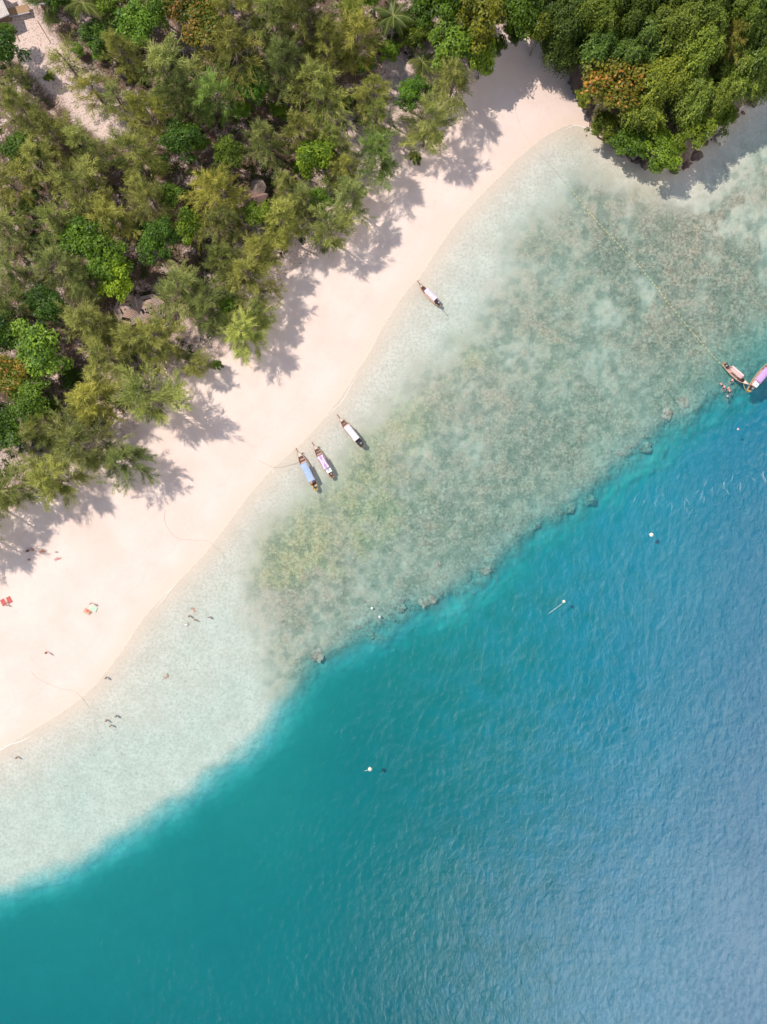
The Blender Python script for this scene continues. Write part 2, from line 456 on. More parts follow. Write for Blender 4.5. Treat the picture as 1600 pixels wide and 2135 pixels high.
p = g.n('ShaderNodeBsdfPrincipled'); g.set(p.inputs['Base Color'], c); p.inputs['Roughness'].default_value = 0.9
g.set(p.inputs['Normal'], g.bump(g.math('ADD', track, g.math('MULTIPLY', nz, 0.5)), 0.5, 0.10))
nt.links.new(p.outputs[0], out.inputs[0])

# forest floor: sand and brown litter, with tree shade painted in
m_floor, nt, out = new_mat('forest_floor_litter_shade'); g = NT(nt); pos = g.pos()
c, nz = sand_colour(g, pos)
c = g.mix(0.35, c, (0.52, 0.36, 0.30))
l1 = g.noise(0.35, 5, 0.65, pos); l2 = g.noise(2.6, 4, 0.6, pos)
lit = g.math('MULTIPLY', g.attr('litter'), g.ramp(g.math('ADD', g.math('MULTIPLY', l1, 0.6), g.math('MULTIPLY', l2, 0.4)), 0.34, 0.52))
litter_shade = g.mix(l2, (0.030, 0.018, 0.010), (0.13, 0.068, 0.034))  # litter brown, deepened to put the shade between crowns into the colour
c = g.mix(g.math('MULTIPLY', lit, 0.95), c, litter_shade)
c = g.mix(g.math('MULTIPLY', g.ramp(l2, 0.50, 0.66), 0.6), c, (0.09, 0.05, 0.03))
p = g.n('ShaderNodeBsdfPrincipled'); g.set(p.inputs['Base Color'], c); p.inputs['Roughness'].default_value = 0.95
g.set(p.inputs['Normal'], g.bump(l2, 0.6, 0.15))
nt.links.new(p.outputs[0], out.inputs[0])

# headland rock and soil
m_head, nt, out = new_mat('headland_rock'); g = NT(nt); pos = g.pos()
r1 = g.noise(0.5, 6, 0.65, pos, 0.5); r2 = g.noise(2.5, 4, 0.6, pos)
c = g.mix(r1, (0.05, 0.035, 0.028), (0.26, 0.17, 0.125))
c = g.mix(g.ramp(g.attr('dh'), 1.5, 5.0), c, g.mix(r2, (0.035, 0.035, 0.015), (0.10, 0.075, 0.035)))
p = g.n('ShaderNodeBsdfPrincipled'); g.set(p.inputs['Base Color'], c); p.inputs['Roughness'].default_value = 0.9
g.set(p.inputs['Normal'], g.bump(g.math('ADD', r1, g.math('MULTIPLY', r2, .4)), 0.9, 0.6))
nt.links.new(p.outputs[0], out.inputs[0])

# sea floor: white sand, coral rubble, weed
m_bed, nt, out = new_mat('sea_floor'); g = NT(nt); pos = g.pos()
s1 = g.noise(0.22, 4, 0.55, pos); s2 = g.noise(1.7, 4, 0.72, pos, 0.6); s3 = g.noise(0.62, 5, 0.72, pos, 0.9)
sand = g.mix(g.ramp(s1, 0.3, 0.7), (0.63, 0.54, 0.45), (0.70, 0.615, 0.52))
sand = g.mix(g.math('MULTIPLY', g.ramp(s2, 0.40, 0.66), 0.62), sand, (0.41, 0.385, 0.30))  # mottling stands for the caustic light web, painted into the sand colour
sand = g.mix(g.math('MULTIPLY', g.ramp(g.attr('depthline'), 0.0, 5.0, 1.0, 0.0), 0.7), sand, (0.67, 0.54, 0.42))
# scattered dark pebbles of rubble on the sand flat
sp = g.noise(1.1, 3, 0.5, pos)
spm = g.math('MULTIPLY', g.ramp(sp, 0.66, 0.72), g.ramp(g.attr('depthline'), 5.0, 11.0))
sand = g.mix(g.math('MULTIPLY', spm, g.math('MULTIPLY', g.ramp(g.attr('edge'), -4.0, -14.0), 0.35)), sand, (0.20, 0.20, 0.11))
s2c = g.ramp(s2, 0.32, 0.68)
weedc = g.mix(s2c, (0.20, 0.185, 0.075), (0.50, 0.455, 0.26))
greyc = g.mix(s2c, (0.115, 0.092, 0.055), (0.44, 0.375, 0.27))
rub = g.mix(g.ramp(s3, 0.40, 0.7), greyc, g.mix(s2c, (0.25, 0.21, 0.135), (0.54, 0.47, 0.345)))
rub = g.mix(g.math('MULTIPLY', g.ramp(g.attr('grey'), 0.4, 1.4), 0.6), rub, greyc)
rub = g.mix(g.ramp(g.attr('weed'), 0.1, 0.9), rub, weedc)
cover = g.math('ADD', g.math('MULTIPLY', s3, 0.46), g.math('ADD', g.math('MULTIPLY', g.noise(0.13, 4, .6, pos), 0.26), g.math('MULTIPLY', s2, 0.28)))
cover = g.math('ADD', cover, g.math('MULTIPLY', g.math('ADD', g.attr('weed'), g.attr('grey')), 0.10))
cover = g.math('SUBTRACT', cover, g.math('MULTIPLY', g.attr('bare'), 0.20))
cov = g.math('MULTIPLY', g.ramp(cover, 0.32, 0.62), g.attr('reef'))
sand = g.mix(g.math('MULTIPLY', g.attr('reef'), 0.55), sand, g.mix(s2c, (0.38, 0.335, 0.225), (0.60, 0.53, 0.395)))
c = g.mix(g.math('MULTIPLY', cov, 0.84), sand, rub)
dk = g.math('MULTIPLY', g.ramp(g.math('ADD', g.attr('mott'), g.math('MULTIPLY', g.math('SUBTRACT', s3, .5), .9)), 0.54, 0.26), g.attr('reef'))
c = g.mix(g.math('MULTIPLY', dk, 0.36), c, (0.17, 0.145, 0.095))
# brown coral rim along the drop-off, clean sand below it
rim = g.math('MULTIPLY', g.math('MULTIPLY', g.ramp(g.attr('edge'), -9.0, -1.5), g.ramp(g.attr('edge'), 3.5, 0.0)), g.attr('reefy'))
c = g.mix(g.math('MULTIPLY', rim, g.ramp(s3, 0.36, 0.60, 0.1, 0.8)), c, g.mix(s2c, (0.19, 0.14, 0.10), (0.50, 0.40, 0.31)))
sx_ = g.n('ShaderNodeSeparateXYZ'); nt.links.new(pos, sx_.inputs[0])
clean = g.ramp(g.math('ADD', sx_.outputs['X'], g.math('MULTIPLY', g.math('SUBTRACT', s1, .5), 60.0)), 0.0, 70.0)
deepsand = g.mix(clean, g.mix(s1, (0.40, 0.385, 0.235), (0.47, 0.445, 0.28)), g.mix(s1, (0.46, 0.44, 0.37), (0.55, 0.525, 0.45)))
c = g.mix(g.ramp(g.math('ADD', g.attr('edge'), g.math('MULTIPLY', g.math('SUBTRACT', s3, .5), 9.0)), 0.5, 5.5), c, g.mix(g.ramp(g.attr('edge'), 2.5, 9.0), (0.66, 0.60, 0.40), deepsand))
p = g.n('ShaderNodeBsdfPrincipled'); g.set(p.inputs['Base Color'], c); p.inputs['Roughness'].default_value = 1.0; p.inputs['Specular IOR Level'].default_value = 0.0
hgt = g.math('ADD', g.math('MULTIPLY', s2, g.math('ADD', g.math('MULTIPLY', g.attr('reef'), 0.8), 0.35)), g.math('MULTIPLY', s3, g.attr('reef')))
g.set(p.inputs['Normal'], g.bump(hgt, 0.7, 0.22))
nt.links.new(p.outputs[0], out.inputs[0])

zone_obj('seabed', 0, m_bed)
zone_obj('beach', 1, m_beach)
zone_obj('forest_floor', 2, m_floor)
zone_obj('headland', 3, m_head)

# ------------------------------------------------------------------ the sea: a closed body of clear water
m_sea, nt, out = new_mat('sea_water'); g = NT(nt); pos = g.pos()
swell = g.noise(0.20, 2, 0.5, g.scaled(pos, (1.0, 0.55, 1.0)), 0.3)
chop = g.noise(0.85, 4, 0.62, g.scaled(pos, (1.0, 0.62, 1.0)), 0.5)
hh = g.math('ADD', g.math('MULTIPLY', swell, 0.6), g.math('MULTIPLY', chop, 0.55))
wind = g.ramp(g.noise(0.022, 3, .55, pos, .5), .35, .65, .65, 1.15)
nrm = g.bump(g.math('MULTIPLY', hh, wind), 1.0, 0.30)
IOR = 1.95
back = g.n('ShaderNodeNewGeometry').outputs['Backfacing']
fr = g.n('ShaderNodeFresnel'); nt.links.new(nrm, fr.inputs['Normal'])
g.set(fr.inputs['IOR'], g.math('ADD', g.math('MULTIPLY', back, 1 / IOR - IOR), IOR))
gl = g.n('ShaderNodeBsdfGlossy'); gl.inputs['Roughness'].default_value = 0.06; nt.links.new(nrm, gl.inputs['Normal'])
tr = g.n('ShaderNodeBsdfTransparent')
mx = g.n('ShaderNodeMixShader'); nt.links.new(fr.outputs[0], mx.inputs[0]); nt.links.new(tr.outputs[0], mx.inputs[1]); nt.links.new(gl.outputs[0], mx.inputs[2])
nt.links.new(mx.outputs[0], out.inputs['Surface'])
va = g.n('ShaderNodeVolumeAbsorption'); SIG = (0.55, 0.100, 0.050)
va.inputs['Density'].default_value = SIG[0]; va.inputs['Color'].default_value = (0, 1 - SIG[1] / SIG[0], 1 - SIG[2] / SIG[0], 1)
nt.links.new(va.outputs[0], out.inputs['Volume'])
b = MB(); b.box((0, 0, -22.5), (1380, 1380, 45))
tag(b.obj('sea_water', m_sea), kind='structure')

# ------------------------------------------------------------------ foliage meshes (shared between trees of a kind)
def tri_mesh(name, T, tint, accent=None):
    n = len(T)
    fa = {'tint': tint}
    if accent is not None: fa['accent'] = accent
    return from_arrays(name, T.reshape(-1, 3), np.arange(n * 3).reshape(n, 3), face_attrs=fa)
def unit(v): return v / np.maximum(np.linalg.norm(v, axis=-1, keepdims=True), 1e-9)
def blades(base, dirs, length, width, R):
    """slim triangles from base along dirs"""
    n = len(base); side = unit(np.cross(dirs, R.normal(size=(n, 3))))
    w = (width * 0.5)[:, None]
    return np.stack([base + side * w, base - side * w, base + dirs * length[:, None]], 1)

def casuarina(seed, H=13.0, Rad=4.0, nb=64, dense=1.0):
    R = np.random.RandomState(seed)
    tk = MB(); bend = R.normal(size=2) * 0.5
    tp = [(bend[0] * (k / 8) ** 2, bend[1] * (k / 8) ** 2, H * 0.97 * k / 8) for k in range(9)]
    tk.tube([(tp[0][0], tp[0][1], -0.5)] + tp[1:], [0.20 * (1 - 0.88 * k / 8) + 0.012 for k in range(9)], 8)
    B, D, Ln, Wd, Tn = [], [], [], [], []
    lop = R.uniform(0, 2 * PI)
    for i in range(nb):
        f = 0.16 + 0.83 * (i + R.uniform(-.4, .4)) / nb
        az = i * 2.39996 + R.normal() * 0.6
        prof = (0.62 + 0.38 * (f - .16) / .24) if f < 0.40 else max(0.12, 1 - ((f - 0.40) / 0.62) ** 1.35 * 0.92)
        L = Rad * prof * R.uniform(0.55, 1.22) * (1 + 0.22 * math.cos(az - lop) + 0.12 * math.cos(3 * az + lop * 2))
        el = math.radians(8 + 50 * f + R.normal() * 8)
        k = f * 8; k0 = min(int(k), 7); t0 = np.array(tp[k0]) * (1 - (k - k0)) + np.array(tp[k0 + 1]) * (k - k0)
        d0 = np.array([math.cos(az) * math.cos(el), math.sin(az) * math.cos(el), math.sin(el)])
        def pt(t): return t0 + d0 * L * t + np.array([0, 0, -0.20 * L * t * t])
        if L > 1.0: tk.tube([pt(0), pt(.5), pt(.9)], [0.05, 0.03, 0.012], 4, caps=False)
        btint = R.uniform(0.15, 0.85)
        nsec = int(4 + 4 * prof)
        for s in range(nsec):
            t = 0.36 + 0.64 * (s + R.uniform(0, .8)) / nsec
            p0 = pt(t); tang = unit(pt(min(t + .05, 1.05)) - pt(t))
            a = R.choice([-1, 1]) * R.uniform(0.15, 1.0)
            c, s_ = math.cos(a), math.sin(a)
            dv = np.array([tang[0] * c - tang[1] * s_, tang[0] * s_ + tang[1] * c, tang[2] + R.uniform(-.1, .45)]); dv = unit(dv)
            l2 = L * R.uniform(0.22, 0.42) + 0.25
            m = int((15 + 26 * l2) * dense)
            u = R.uniform(0.0, 1.0, m) ** 0.8
            bp = p0 + dv * (u * l2)[:, None] + R.normal(size=(m, 3)) * 0.14 + np.array([0, 0, -1]) * (u * u * l2 * 0.30)[:, None]
            dd = unit(dv * 1.0 + R.normal(size=(m, 3)) * 0.50 + np.array([0, 0, -0.30]))
            B.append(bp); D.append(dd); Ln.append(R.uniform(0.30, 0.90, m)); Wd.append(R.uniform(0.040, 0.085, m))
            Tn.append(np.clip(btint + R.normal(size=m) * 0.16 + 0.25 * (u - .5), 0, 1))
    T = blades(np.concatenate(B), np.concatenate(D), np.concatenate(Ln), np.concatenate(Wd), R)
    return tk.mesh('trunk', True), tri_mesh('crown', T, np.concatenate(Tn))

def leaf_quads(P_, N_, size, R, asp=0.55):
    """rhombic leaves as two triangles"""
    n = len(P_); a = unit(np.cross(N_, R.normal(size=(n, 3)))); b = np.cross(N_, a)
    s = size[:, None]
    p0, p1, p2, p3 = P_ - a * s, P_ + b * s * asp, P_ + a * s, P_ - b * s * asp
    droop = np.array([0, 0, -0.18]) * s
    return np.concatenate([np.stack([p0, p1, p2 + droop], 1), np.stack([p0, p2 + droop, p3], 1)])

def broadleaf(seed, H=10.0, Rad=4.0, lobes=34, leaves=190, leaf=0.30, flat=0.62, accent=False, gap=0.0):
    R = np.random.RandomState(seed)
    tk = MB(); top = H * 0.55
    bx, by = R.normal(size=2) * 0.4; lop = R.uniform(0, 6)
    tk.tube([(0, 0, -.5), (bx * .4, by * .4, top * .4), (bx, by, top)], [0.28, 0.22, 0.14], 8)
    cz = H - Rad * flat * 1.05
    PP, NN, SS, TT, AA = [], [], [], [], []
    for i in range(lobes):
        z = 1 - 1.25 * (i + .5) / lobes
        az = i * 2.39996 + R.normal() * .3; rr = math.sqrt(max(0, 1 - z * z))
        rad = (R.uniform(0.45, 1.12) if i % 5 else R.uniform(.1, .35)) * (1 + .18 * math.cos(az - lop) + .14 * math.cos(2 * az + lop * 1.7) + .10 * math.cos(5 * az + lop))
        c = np.array([bx + math.cos(az) * rr * Rad * rad * .78, by + math.sin(az) * rr * Rad * rad * .78, cz + z * Rad * flat * rad])
        tk.tube([(bx, by, top * R.uniform(.75, 1)), tuple((c + np.array([bx, by, top])) / 2 + R.normal(size=3) * .2), tuple(c)], [0.09, 0.06, 0.02], 4, caps=False)
        lr = Rad * R.uniform(0.15, 0.36)
        m = int(leaves * (lr / (0.28 * Rad)) ** 2 * R.uniform(1 - gap, 1))
        v = unit(R.normal(size=(m, 3)) + np.array([0, 0, 0.45])); k = R.uniform(0.55, 1.08, m)
        p = c + v * (lr * k)[:, None] * np.array([1.1, 1.1, .7]) * R.uniform(.75, 1.25, 3)
        nrm = unit(v * .7 + R.normal(size=(m, 3)) * .45 + np.array([0, 0, .55]))
        PP.append(p); NN.append(nrm); SS.append(R.uniform(.55, 1.1, m) * leaf)
        TT.append(np.clip(R.uniform(.2, .8) + R.normal(size=m) * .22, 0, 1)); AA.append(np.clip(R.uniform(.1, .72) + R.normal(size=m) * .30, 0, 1))
    PP, NN, SS, TT, AA = map(np.concatenate, (PP, NN, SS, TT, AA))
    T = leaf_quads(PP, NN, SS, R)
    return tk.mesh('trunk', True), tri_mesh('crown', T, np.tile(TT, 2), np.tile(AA, 2))

def vinetree(seed, H=11.0, Rad=4.0, strands=820):
    """a tree smothered by creeper: leafy strands pour from humps down the sides"""
    R = np.random.RandomState(seed)
    tk = MB(); tk.tube([(0, 0, -.5), (0.2, 0.1, H * .4), (0, 0, H * .75)], [0.3, 0.24, 0.1], 8)
    humps = [np.array([0, 0, H - .9])]
    for i in range(9):
        a = i * 2.39996; r = Rad * R.uniform(.35, .72); humps.append(np.array([math.cos(a) * r, math.sin(a) * r, H - R.uniform(1.2, 4.2)]))
    PP, NN, SS, TT = [], [], [], []
    for i in range(strands):
        h = humps[R.randint(len(humps))]; az = R.uniform(0, 2 * PI); d = np.array([math.cos(az), math.sin(az), 0])
        r1 = R.uniform(1.0, 2.3); n = R.randint(16, 26); u = np.linspace(0, 1, n)
        x = np.sin(u * PI * .5) * r1; z = -(u ** 2.1) * R.uniform(1.6, 4.4)
        side = np.array([-d[1], d[0], 0])
        p = h + d * x[:, None] + side * (np.sin(u * 3 + R.uniform(0, 6)) * .35)[:, None] + np.array([0, 0, 1.0]) * (z + R.uniform(-.3, .5))[:, None]
        p = p + R.normal(size=(n, 3)) * .09
        PP.append(p); NN.append(unit(d * (u * .9)[:, None] + np.array([0, 0, 1.0]) * (1.1 - u)[:, None] + R.normal(size=(n, 3)) * .35))
        SS.append(R.uniform(.09, .20, n)); TT.append(np.clip(R.uniform(.1, .9) + R.normal(size=n) * .15, 0, 1))
    PP, NN, SS, TT = map(np.concatenate, (PP, NN, SS, TT))
    T = leaf_quads(PP, NN, SS, R, .7)
    return tk.mesh('trunk', True), tri_mesh('crown', T, np.tile(TT, 2))

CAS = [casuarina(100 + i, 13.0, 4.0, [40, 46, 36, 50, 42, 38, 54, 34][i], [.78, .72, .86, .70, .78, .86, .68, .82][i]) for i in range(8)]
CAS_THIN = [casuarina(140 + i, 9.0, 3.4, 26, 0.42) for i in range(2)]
BRO = [broadleaf(200 + i, 10, 4.0, 38, 190, [.27, .33, .25, .30, .28, .24][i], [.62, .7, .55, .66, .6, .72][i], gap=.35) for i in range(6)]
AUT = [broadleaf(230 + i, 10, 4.0, 34, 170, .27, accent=True, gap=.5) for i in range(2)]
VIN = [vinetree(260 + i) for i in range(4)]

def place_tree(kind, px, py, r_px, h, label, tintc=(1, 1, 1), rot=None, group=None, cat='tree'):
    """px, py: the middle of the crown as the drone sees it; the trunk stands plumb below it"""
    name, lib, mat, bark, H0, R0 = {
        'C': ('casuarina_tree', CAS, M_NEEDLE, M_BARK, 13.0, 4.0), 'T': ('casuarina_tree', CAS_THIN, M_NEEDLE, M_BARK, 9.0, 3.4),
        'B': ('broadleaf_tree', BRO, M_LEAF, M_BARK_PALE, 10.0, 4.0), 'Y': ('turning_tree', AUT, M_AUTUMN, M_BARK_PALE, 10.0, 4.0),
        'V': ('creeper_covered_tree', VIN, M_VINE, M_BARK, 11.0, 4.0), 'S': ('shrub', BRO, M_LEAF, M_BARK_PALE, 10.0, 4.0)}[kind]
    x0, y0, _ = P(px, py)
    zg = ground_z(x0, y0)
    zc = max(zg, 0) + h * 0.62
    x, y, _ = P(px, py, zc)
    zg = ground_z(x, y)
    if kind != 'V' and zg < 0.2: zg = 0.2
    r = r_px * S * (HC - zc) / HC * {'C': 1.20, 'T': 1.2, 'B': 1.12, 'Y': 1.15, 'V': 1.12, 'S': 1.0}[kind]
    h = h * 1.08
    idx = place_tree.n; place_tree.n += 1
    tm, cm = lib[idx % len(lib)]
    rz = rot if rot is not None else (idx * 2.39996) % (2 * PI)
    t = thing(name, label, cat, (x, y, zg), rz, group)
    q = 1 + .14 * math.sin(idx * 1.7)
    sc = (r / R0 * q, r / R0 / q, h / H0)
    tr = mesh_obj('trunk', tm, None, t, scale=sc)
    cr = mesh_obj('crown', cm, None, t, scale=sc)
    for o, mm in ((tr, bark), (cr, mat)):
        if not o.data.materials: o.data.materials.append(mat if o is cr else bark)
        o.material_slots[0].link = 'OBJECT'; o.material_slots[0].material = mm
    v_ = random.uniform(.78, 1.2); y_ = random.uniform(-.10, .10)
    cr.color = (tintc[0] * v_ * (1 + y_), tintc[1] * v_, tintc[2] * v_ * (1 - 2 * y_), 1)
    return t
place_tree.n = 0

OLV = (1.0, 1.0, 1.0); YEL = (1.22, 1.18, 0.95); DRK = (0.62, 0.70, 0.70); GRN = (0.85, 1.08, 0.8); LIM = (2.0, 1.75, 0.9); BRT = (1.35, 1.35, 1.15)  # dark tints on trees labelled shaded put that shade into leaf colour
BR = 'trees along the edge of the beach'; WD = 'trees of the wood behind the beach'; HL = 'trees on the rocky headland'
TREES = [
 ('C', -42, 1058, 54, 14, 'casuarina beyond the left edge shading the seated bathers, upper one', OLV, BR),
 ('C', -70, 1118, 56, 14, 'casuarina beyond the left edge shading the seated bathers, lower one', OLV, BR),
 # beach front, from the left edge up to the corner of the bay
 ('C', 8, 1015, 52, 12, 'olive casuarina cut by the left edge, nearest the bathers on the sand', OLV, BR),
 ('C', 112, 1000, 54, 11, 'bright casuarina at the lower tip of the beach-front trees', BRT, BR),
 ('C', 165, 935, 62, 14, 'wide casuarina behind the lowest beach-front tree', OLV, BR),
 ('C', 258, 955, 46, 11, 'dark-tipped casuarina reaching furthest over the sand above the lowest tip', (.85, .9, .85), BR),
 ('C', 185, 845, 56, 12, 'yellow-green casuarina beside the largest pale casuarina on the beach front', YEL, BR),
 ('C', 310, 830, 66, 14, 'largest pale green casuarina on the beach front', BRT, BR),
 ('C', 95, 893, 44, 11, 'dark green casuarina between the left-edge thicket and the wide casuarina', DRK, BR),
 ('C', 345, 705, 50, 12, 'brownish casuarina on the beach side of the slatted bamboo roof', (1.05, .98, .85), BR),
 ('C', 405, 762, 28, 8, 'small drooping casuarina with brown tips over the beach shadow', (1.1, .95, .8), BR),
 ('C', 513, 692, 50, 11, 'pale yellow-green casuarina above the small dark shrub on the beach', BRT, BR),
 ('C', 535, 655, 34, 10, 'light casuarina just below the two people sitting under the trees', BRT, BR),
 ('C', 515, 572, 52, 13, 'round casuarina beside the people sitting at the edge of the sand', OLV, BR),
 ('C', 590, 470, 50, 13, 'pale casuarina just below the brown shingle roof', BRT, BR),
 ('C', 690, 478, 48, 12, 'casuarina with long shadow on the sand below the leafy round tree', OLV, BR),
 ('C', 735, 405, 46, 13, 'casuarina at the bulge of the wood where the sand begins', OLV, BR),
 ('C', 798, 315, 46, 12, 'green casuarina leaning over the widest tree shadow', GRN, BR),
 ('C', 888, 262, 54, 13, 'spreading casuarina right of the sandy gap in the wood', OLV, BR),
 ('C', 945, 165, 48, 13, 'pale casuarina in front of the glossy green corner tree', OLV, BR),
 ('B', 950, 95, 56, 11, 'glossy green tree at the corner of the beach beneath the dark canopy', (1.1, 1.15, 1), BR),
 ('B', 1005, 130, 34, 9, 'bright leafy tree touching the shaded top of the beach', (1.2, 1.2, 1), BR),
 ('B', 1120, 72, 30, 11, 'narrow olive tree above the shaded head of the beach', (1.2, 1.0, 1), BR),
 # wood, left edge
 ('C', 25, 385, 46, 14, 'grey-green casuarina at the left edge level with the brown shingle roof', OLV, WD),
 ('C', 15, 468, 42, 13, 'olive casuarina at the left edge above the dark hollow', OLV, WD),
 ('C', 10, 548, 40, 12, 'small-crowned casuarina at the left edge below the dark hollow', OLV, WD),
 ('B', 55, 320, 40, 9, 'dark leafy tree among casuarinas near the left edge', (.6, .75, .6), WD),
 ('C', 45, 225, 38, 15, 'slim upright casuarina at the left end of the sandy path', OLV, WD),
 ('C', 112, 280, 42, 15, 'tall casuarina at the foot of the sandy path', OLV, WD),
 ('C', 85, 340, 44, 14, 'casuarina beside the tall one at the foot of the path', OLV, WD),
 ('C', 182, 312, 40, 13, 'casuarina directly below the bright sandy path', OLV, WD),
 ('C', 172, 395, 54, 14, 'broad casuarina in the middle of the left-hand wood', OLV, WD),
 ('C', 120, 455, 42, 12, 'casuarina left of the dark leafy tree in the middle wood', (.85, .9, .85), WD),
 ('C', 235, 440, 44, 12, 'olive casuarina between two litter clearings', OLV, WD),
 ('C', 282, 330, 52, 14, 'casuarina in the heart of the wood below the path end', (.9, .93, .85), WD),
 ('C', 312, 412, 44, 13, 'pale casuarina right of the heart of the wood', OLV, WD),
 ('C', 312, 238, 40, 14, 'casuarina shading the upper end of the sandy path', (.9, .95, .85), WD),
 ('C', 345, 150, 56, 15, 'big casuarina right of the sandy path', OLV, WD),
 ('C', 264, 118, 36, 15, 'plume-like casuarina right at the path, top left', OLV, WD),
 ('C', 375, 205, 46, 14, 'dark casuarina behind the big one by the path', DRK, WD),
 ('B', 385, 300, 40, 10, 'dark leafy tree in deep shade left of the clearing', (.6, .75, .6), WD),
 ('B', 478, 325, 34, 9, 'leafy green tree beside the brown litter clearing', (.9, .95, .8), WD),
 ('B', 365, 412, 26, 7, 'small glossy bush-like tree by the yellowish casuarina', (1, 1.1, .9), WD),
 ('C', 450, 395, 54, 14, 'yellowish casuarina left of the brown shingle roof', YEL, WD),
 ('C', 472, 462, 40, 11, 'drooping casuarina below the yellowish one', OLV, WD),
 ('B', 400, 478, 32, 8, 'round glossy green tree in the sandy clearing', (1, 1.1, .9), WD),
 ('B', 180, 505, 48, 10, 'large dark leafy tree left of the yellow lime tree', (.65, .85, .6), WD),
 ('B', 330, 512, 42, 10, 'dark round leafy tree right of the yellow lime tree', (.6, .8, .55), WD),
 ('B', 232, 540, 44, 10, 'dark green tree behind the yellow lime tree', (.75, .95, .6), WD),
 ('B', 250, 585, 38, 9, 'yellow lime-leaved tree above the slatted bamboo roof', LIM, WD),
 ('C', 130, 562, 50, 13, 'casuarina left of the yellow lime tree', OLV, WD),
 ('C', 178, 590, 36, 11, 'dark casuarina under the yellow lime tree', DRK, WD),
 ('C', 385, 602, 50, 12, 'casuarina hanging over the right end of the slatted bamboo roof', OLV, WD),
 ('C', 432, 645, 48, 12, 'dark casuarina right of the slatted bamboo roof', (.72, .8, .75), WD),
 ('C', 190, 670, 50, 13, 'casuarina left of the slatted bamboo roof', OLV, WD),
 ('C', 220, 742, 52, 12, 'casuarina below the slatted bamboo roof, behind the beach front', OLV, WD),
 ('C', 270, 700, 42, 12, 'casuarina covering the lower left corner of the bamboo roof', OLV, WD),
 ('B', 85, 738, 54, 10, 'bright green leafy tree near the left edge', (1.25, 1.25, 1), WD),
 ('Y', 30, 795, 46, 9, 'leafy tree with yellow and orange leaves at the left edge', (1, 1, .8), WD),
 ('B', 70, 830, 46, 9, 'dark leafy tree below the bright one near the left edge', (.65, .8, .6), WD),
 ('B', 20, 905, 44, 9, 'dark leafy tree at the left edge above the edge casuarina', (.55, .7, .55), WD),
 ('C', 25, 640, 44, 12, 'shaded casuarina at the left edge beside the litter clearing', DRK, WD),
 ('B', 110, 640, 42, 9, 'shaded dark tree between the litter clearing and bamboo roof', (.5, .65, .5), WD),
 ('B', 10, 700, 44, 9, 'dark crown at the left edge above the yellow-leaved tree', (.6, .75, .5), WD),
 # wood, top
 ('B', 8, 110, 40, 9, 'dark tree at the left edge below the ribbed metal roof', (.5, .65, .5), WD),
 ('B', 12, 75, 22, 6, 'small bright tree under the ribbed metal roof', (1.1, 1.2, .9), WD),
 ('T', 140, 128, 40, 8, 'thin see-through casuarina over the upper sandy path', YEL, WD),
 ('T', 195, 185, 40, 8, 'thin see-through casuarina over the lower sandy path', YEL, WD),
 ('T', 245, 205, 36, 8, 'sparse casuarina at the right side of the sandy path', OLV, WD),
 ('T', 40, 165, 30, 7, 'sparse sapling at the left side of the sandy path', OLV, WD),
 ('B', 290, 62, 44, 9, 'fresh green leafy tree between palm and orange-leaved tree', (1.15, 1.3, .9), WD),
 ('B', 235, 20, 40, 9, 'dark leafy tree at the top edge right of the palm', (.7, .8, .6), WD),
 ('B', 205, 85, 34, 8, 'dark leafy tree between palm and plume-like casuarina', (.5, .65, .5), WD),
 ('Y', 385, 22, 44, 10, 'orange-leaved tree at the top edge', (1.15, .95, .8), WD),
 ('Y', 440, 72, 46, 10, 'tree with yellow leaves below the orange-leaved one', (1.05, 1.1, .7), WD),
 ('B', 335, 25, 32, 9, 'green tree squeezed left of the orange-leaved tree', (.9, 1, .7), WD),
 ('C', 490, 100, 56, 16, 'tall pale casuarina right of the yellow-leaved tree', OLV, WD),
 ('C', 445, 205, 44, 14, 'casuarina at the foot of the tall pale one', GRN, WD),
 ('B', 530, 195, 34, 9, 'dark glossy tree under the tall pale casuarina', (.6, .85, .6), WD),
 ('C', 500, 15, 44, 15, 'grey-green casuarina at the top edge above the tall pale one', (.9, .95, .9), WD),
 ('C', 562, 45, 54, 16, 'dark casuarina at the top edge, third from the orange tree', DRK, WD),
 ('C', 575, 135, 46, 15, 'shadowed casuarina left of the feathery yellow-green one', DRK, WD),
 ('C', 640, 30, 54, 16, 'dark casuarina at the top edge, left of the two palms', (.7, .75, .72), WD),
 ('C', 680, 95, 42, 15, 'dusky casuarina above the feathery yellow-green one', (.75, .78, .72), WD),
 ('C', 660, 175, 56, 14, 'feathery yellow-green casuarina in the upper wood', YEL, WD),
 ('C', 745, 85, 48, 15, 'casuarina left of the star-shaped palm', OLV, WD),
 ('C', 735, 30, 40, 14, 'small dark casuarina at the top edge by the star-shaped palm', (.75, .85, .7), WD),
 ('C', 778, 195, 38, 13, 'narrow casuarina left of the sandy gap', OLV, WD),
 ('C', 782, 245, 36, 11, 'low casuarina in the sandy gap, above the green one', (.85, .95, .85), WD),
 ('B', 858, 205, 34, 8, 'leafy tree between sandy gap and spreading casuarina', (.9, 1.1, .8), WD),
 ('C', 557, 295, 42, 12, 'casuarina above the brown shingle roof', OLV, WD),
 ('C', 622, 272, 34, 11, 'casuarina left above the leafy round tree', OLV, WD),
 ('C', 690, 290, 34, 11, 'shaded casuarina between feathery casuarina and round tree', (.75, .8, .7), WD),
 ('B', 658, 330, 38, 9, 'leafy round tree in the sunlit sand of the wood', (1.05, 1.15, .9), WD),
 ('B', 668, 420, 24, 7, 'small leafy tree behind the bulge casuarina', (.9, 1.1, .8), WD),
 ('B', 548, 452, 30, 8, 'bright leafy tree hiding the lower corner of the shingle roof', (1.5, 1.4, 1.1), WD),
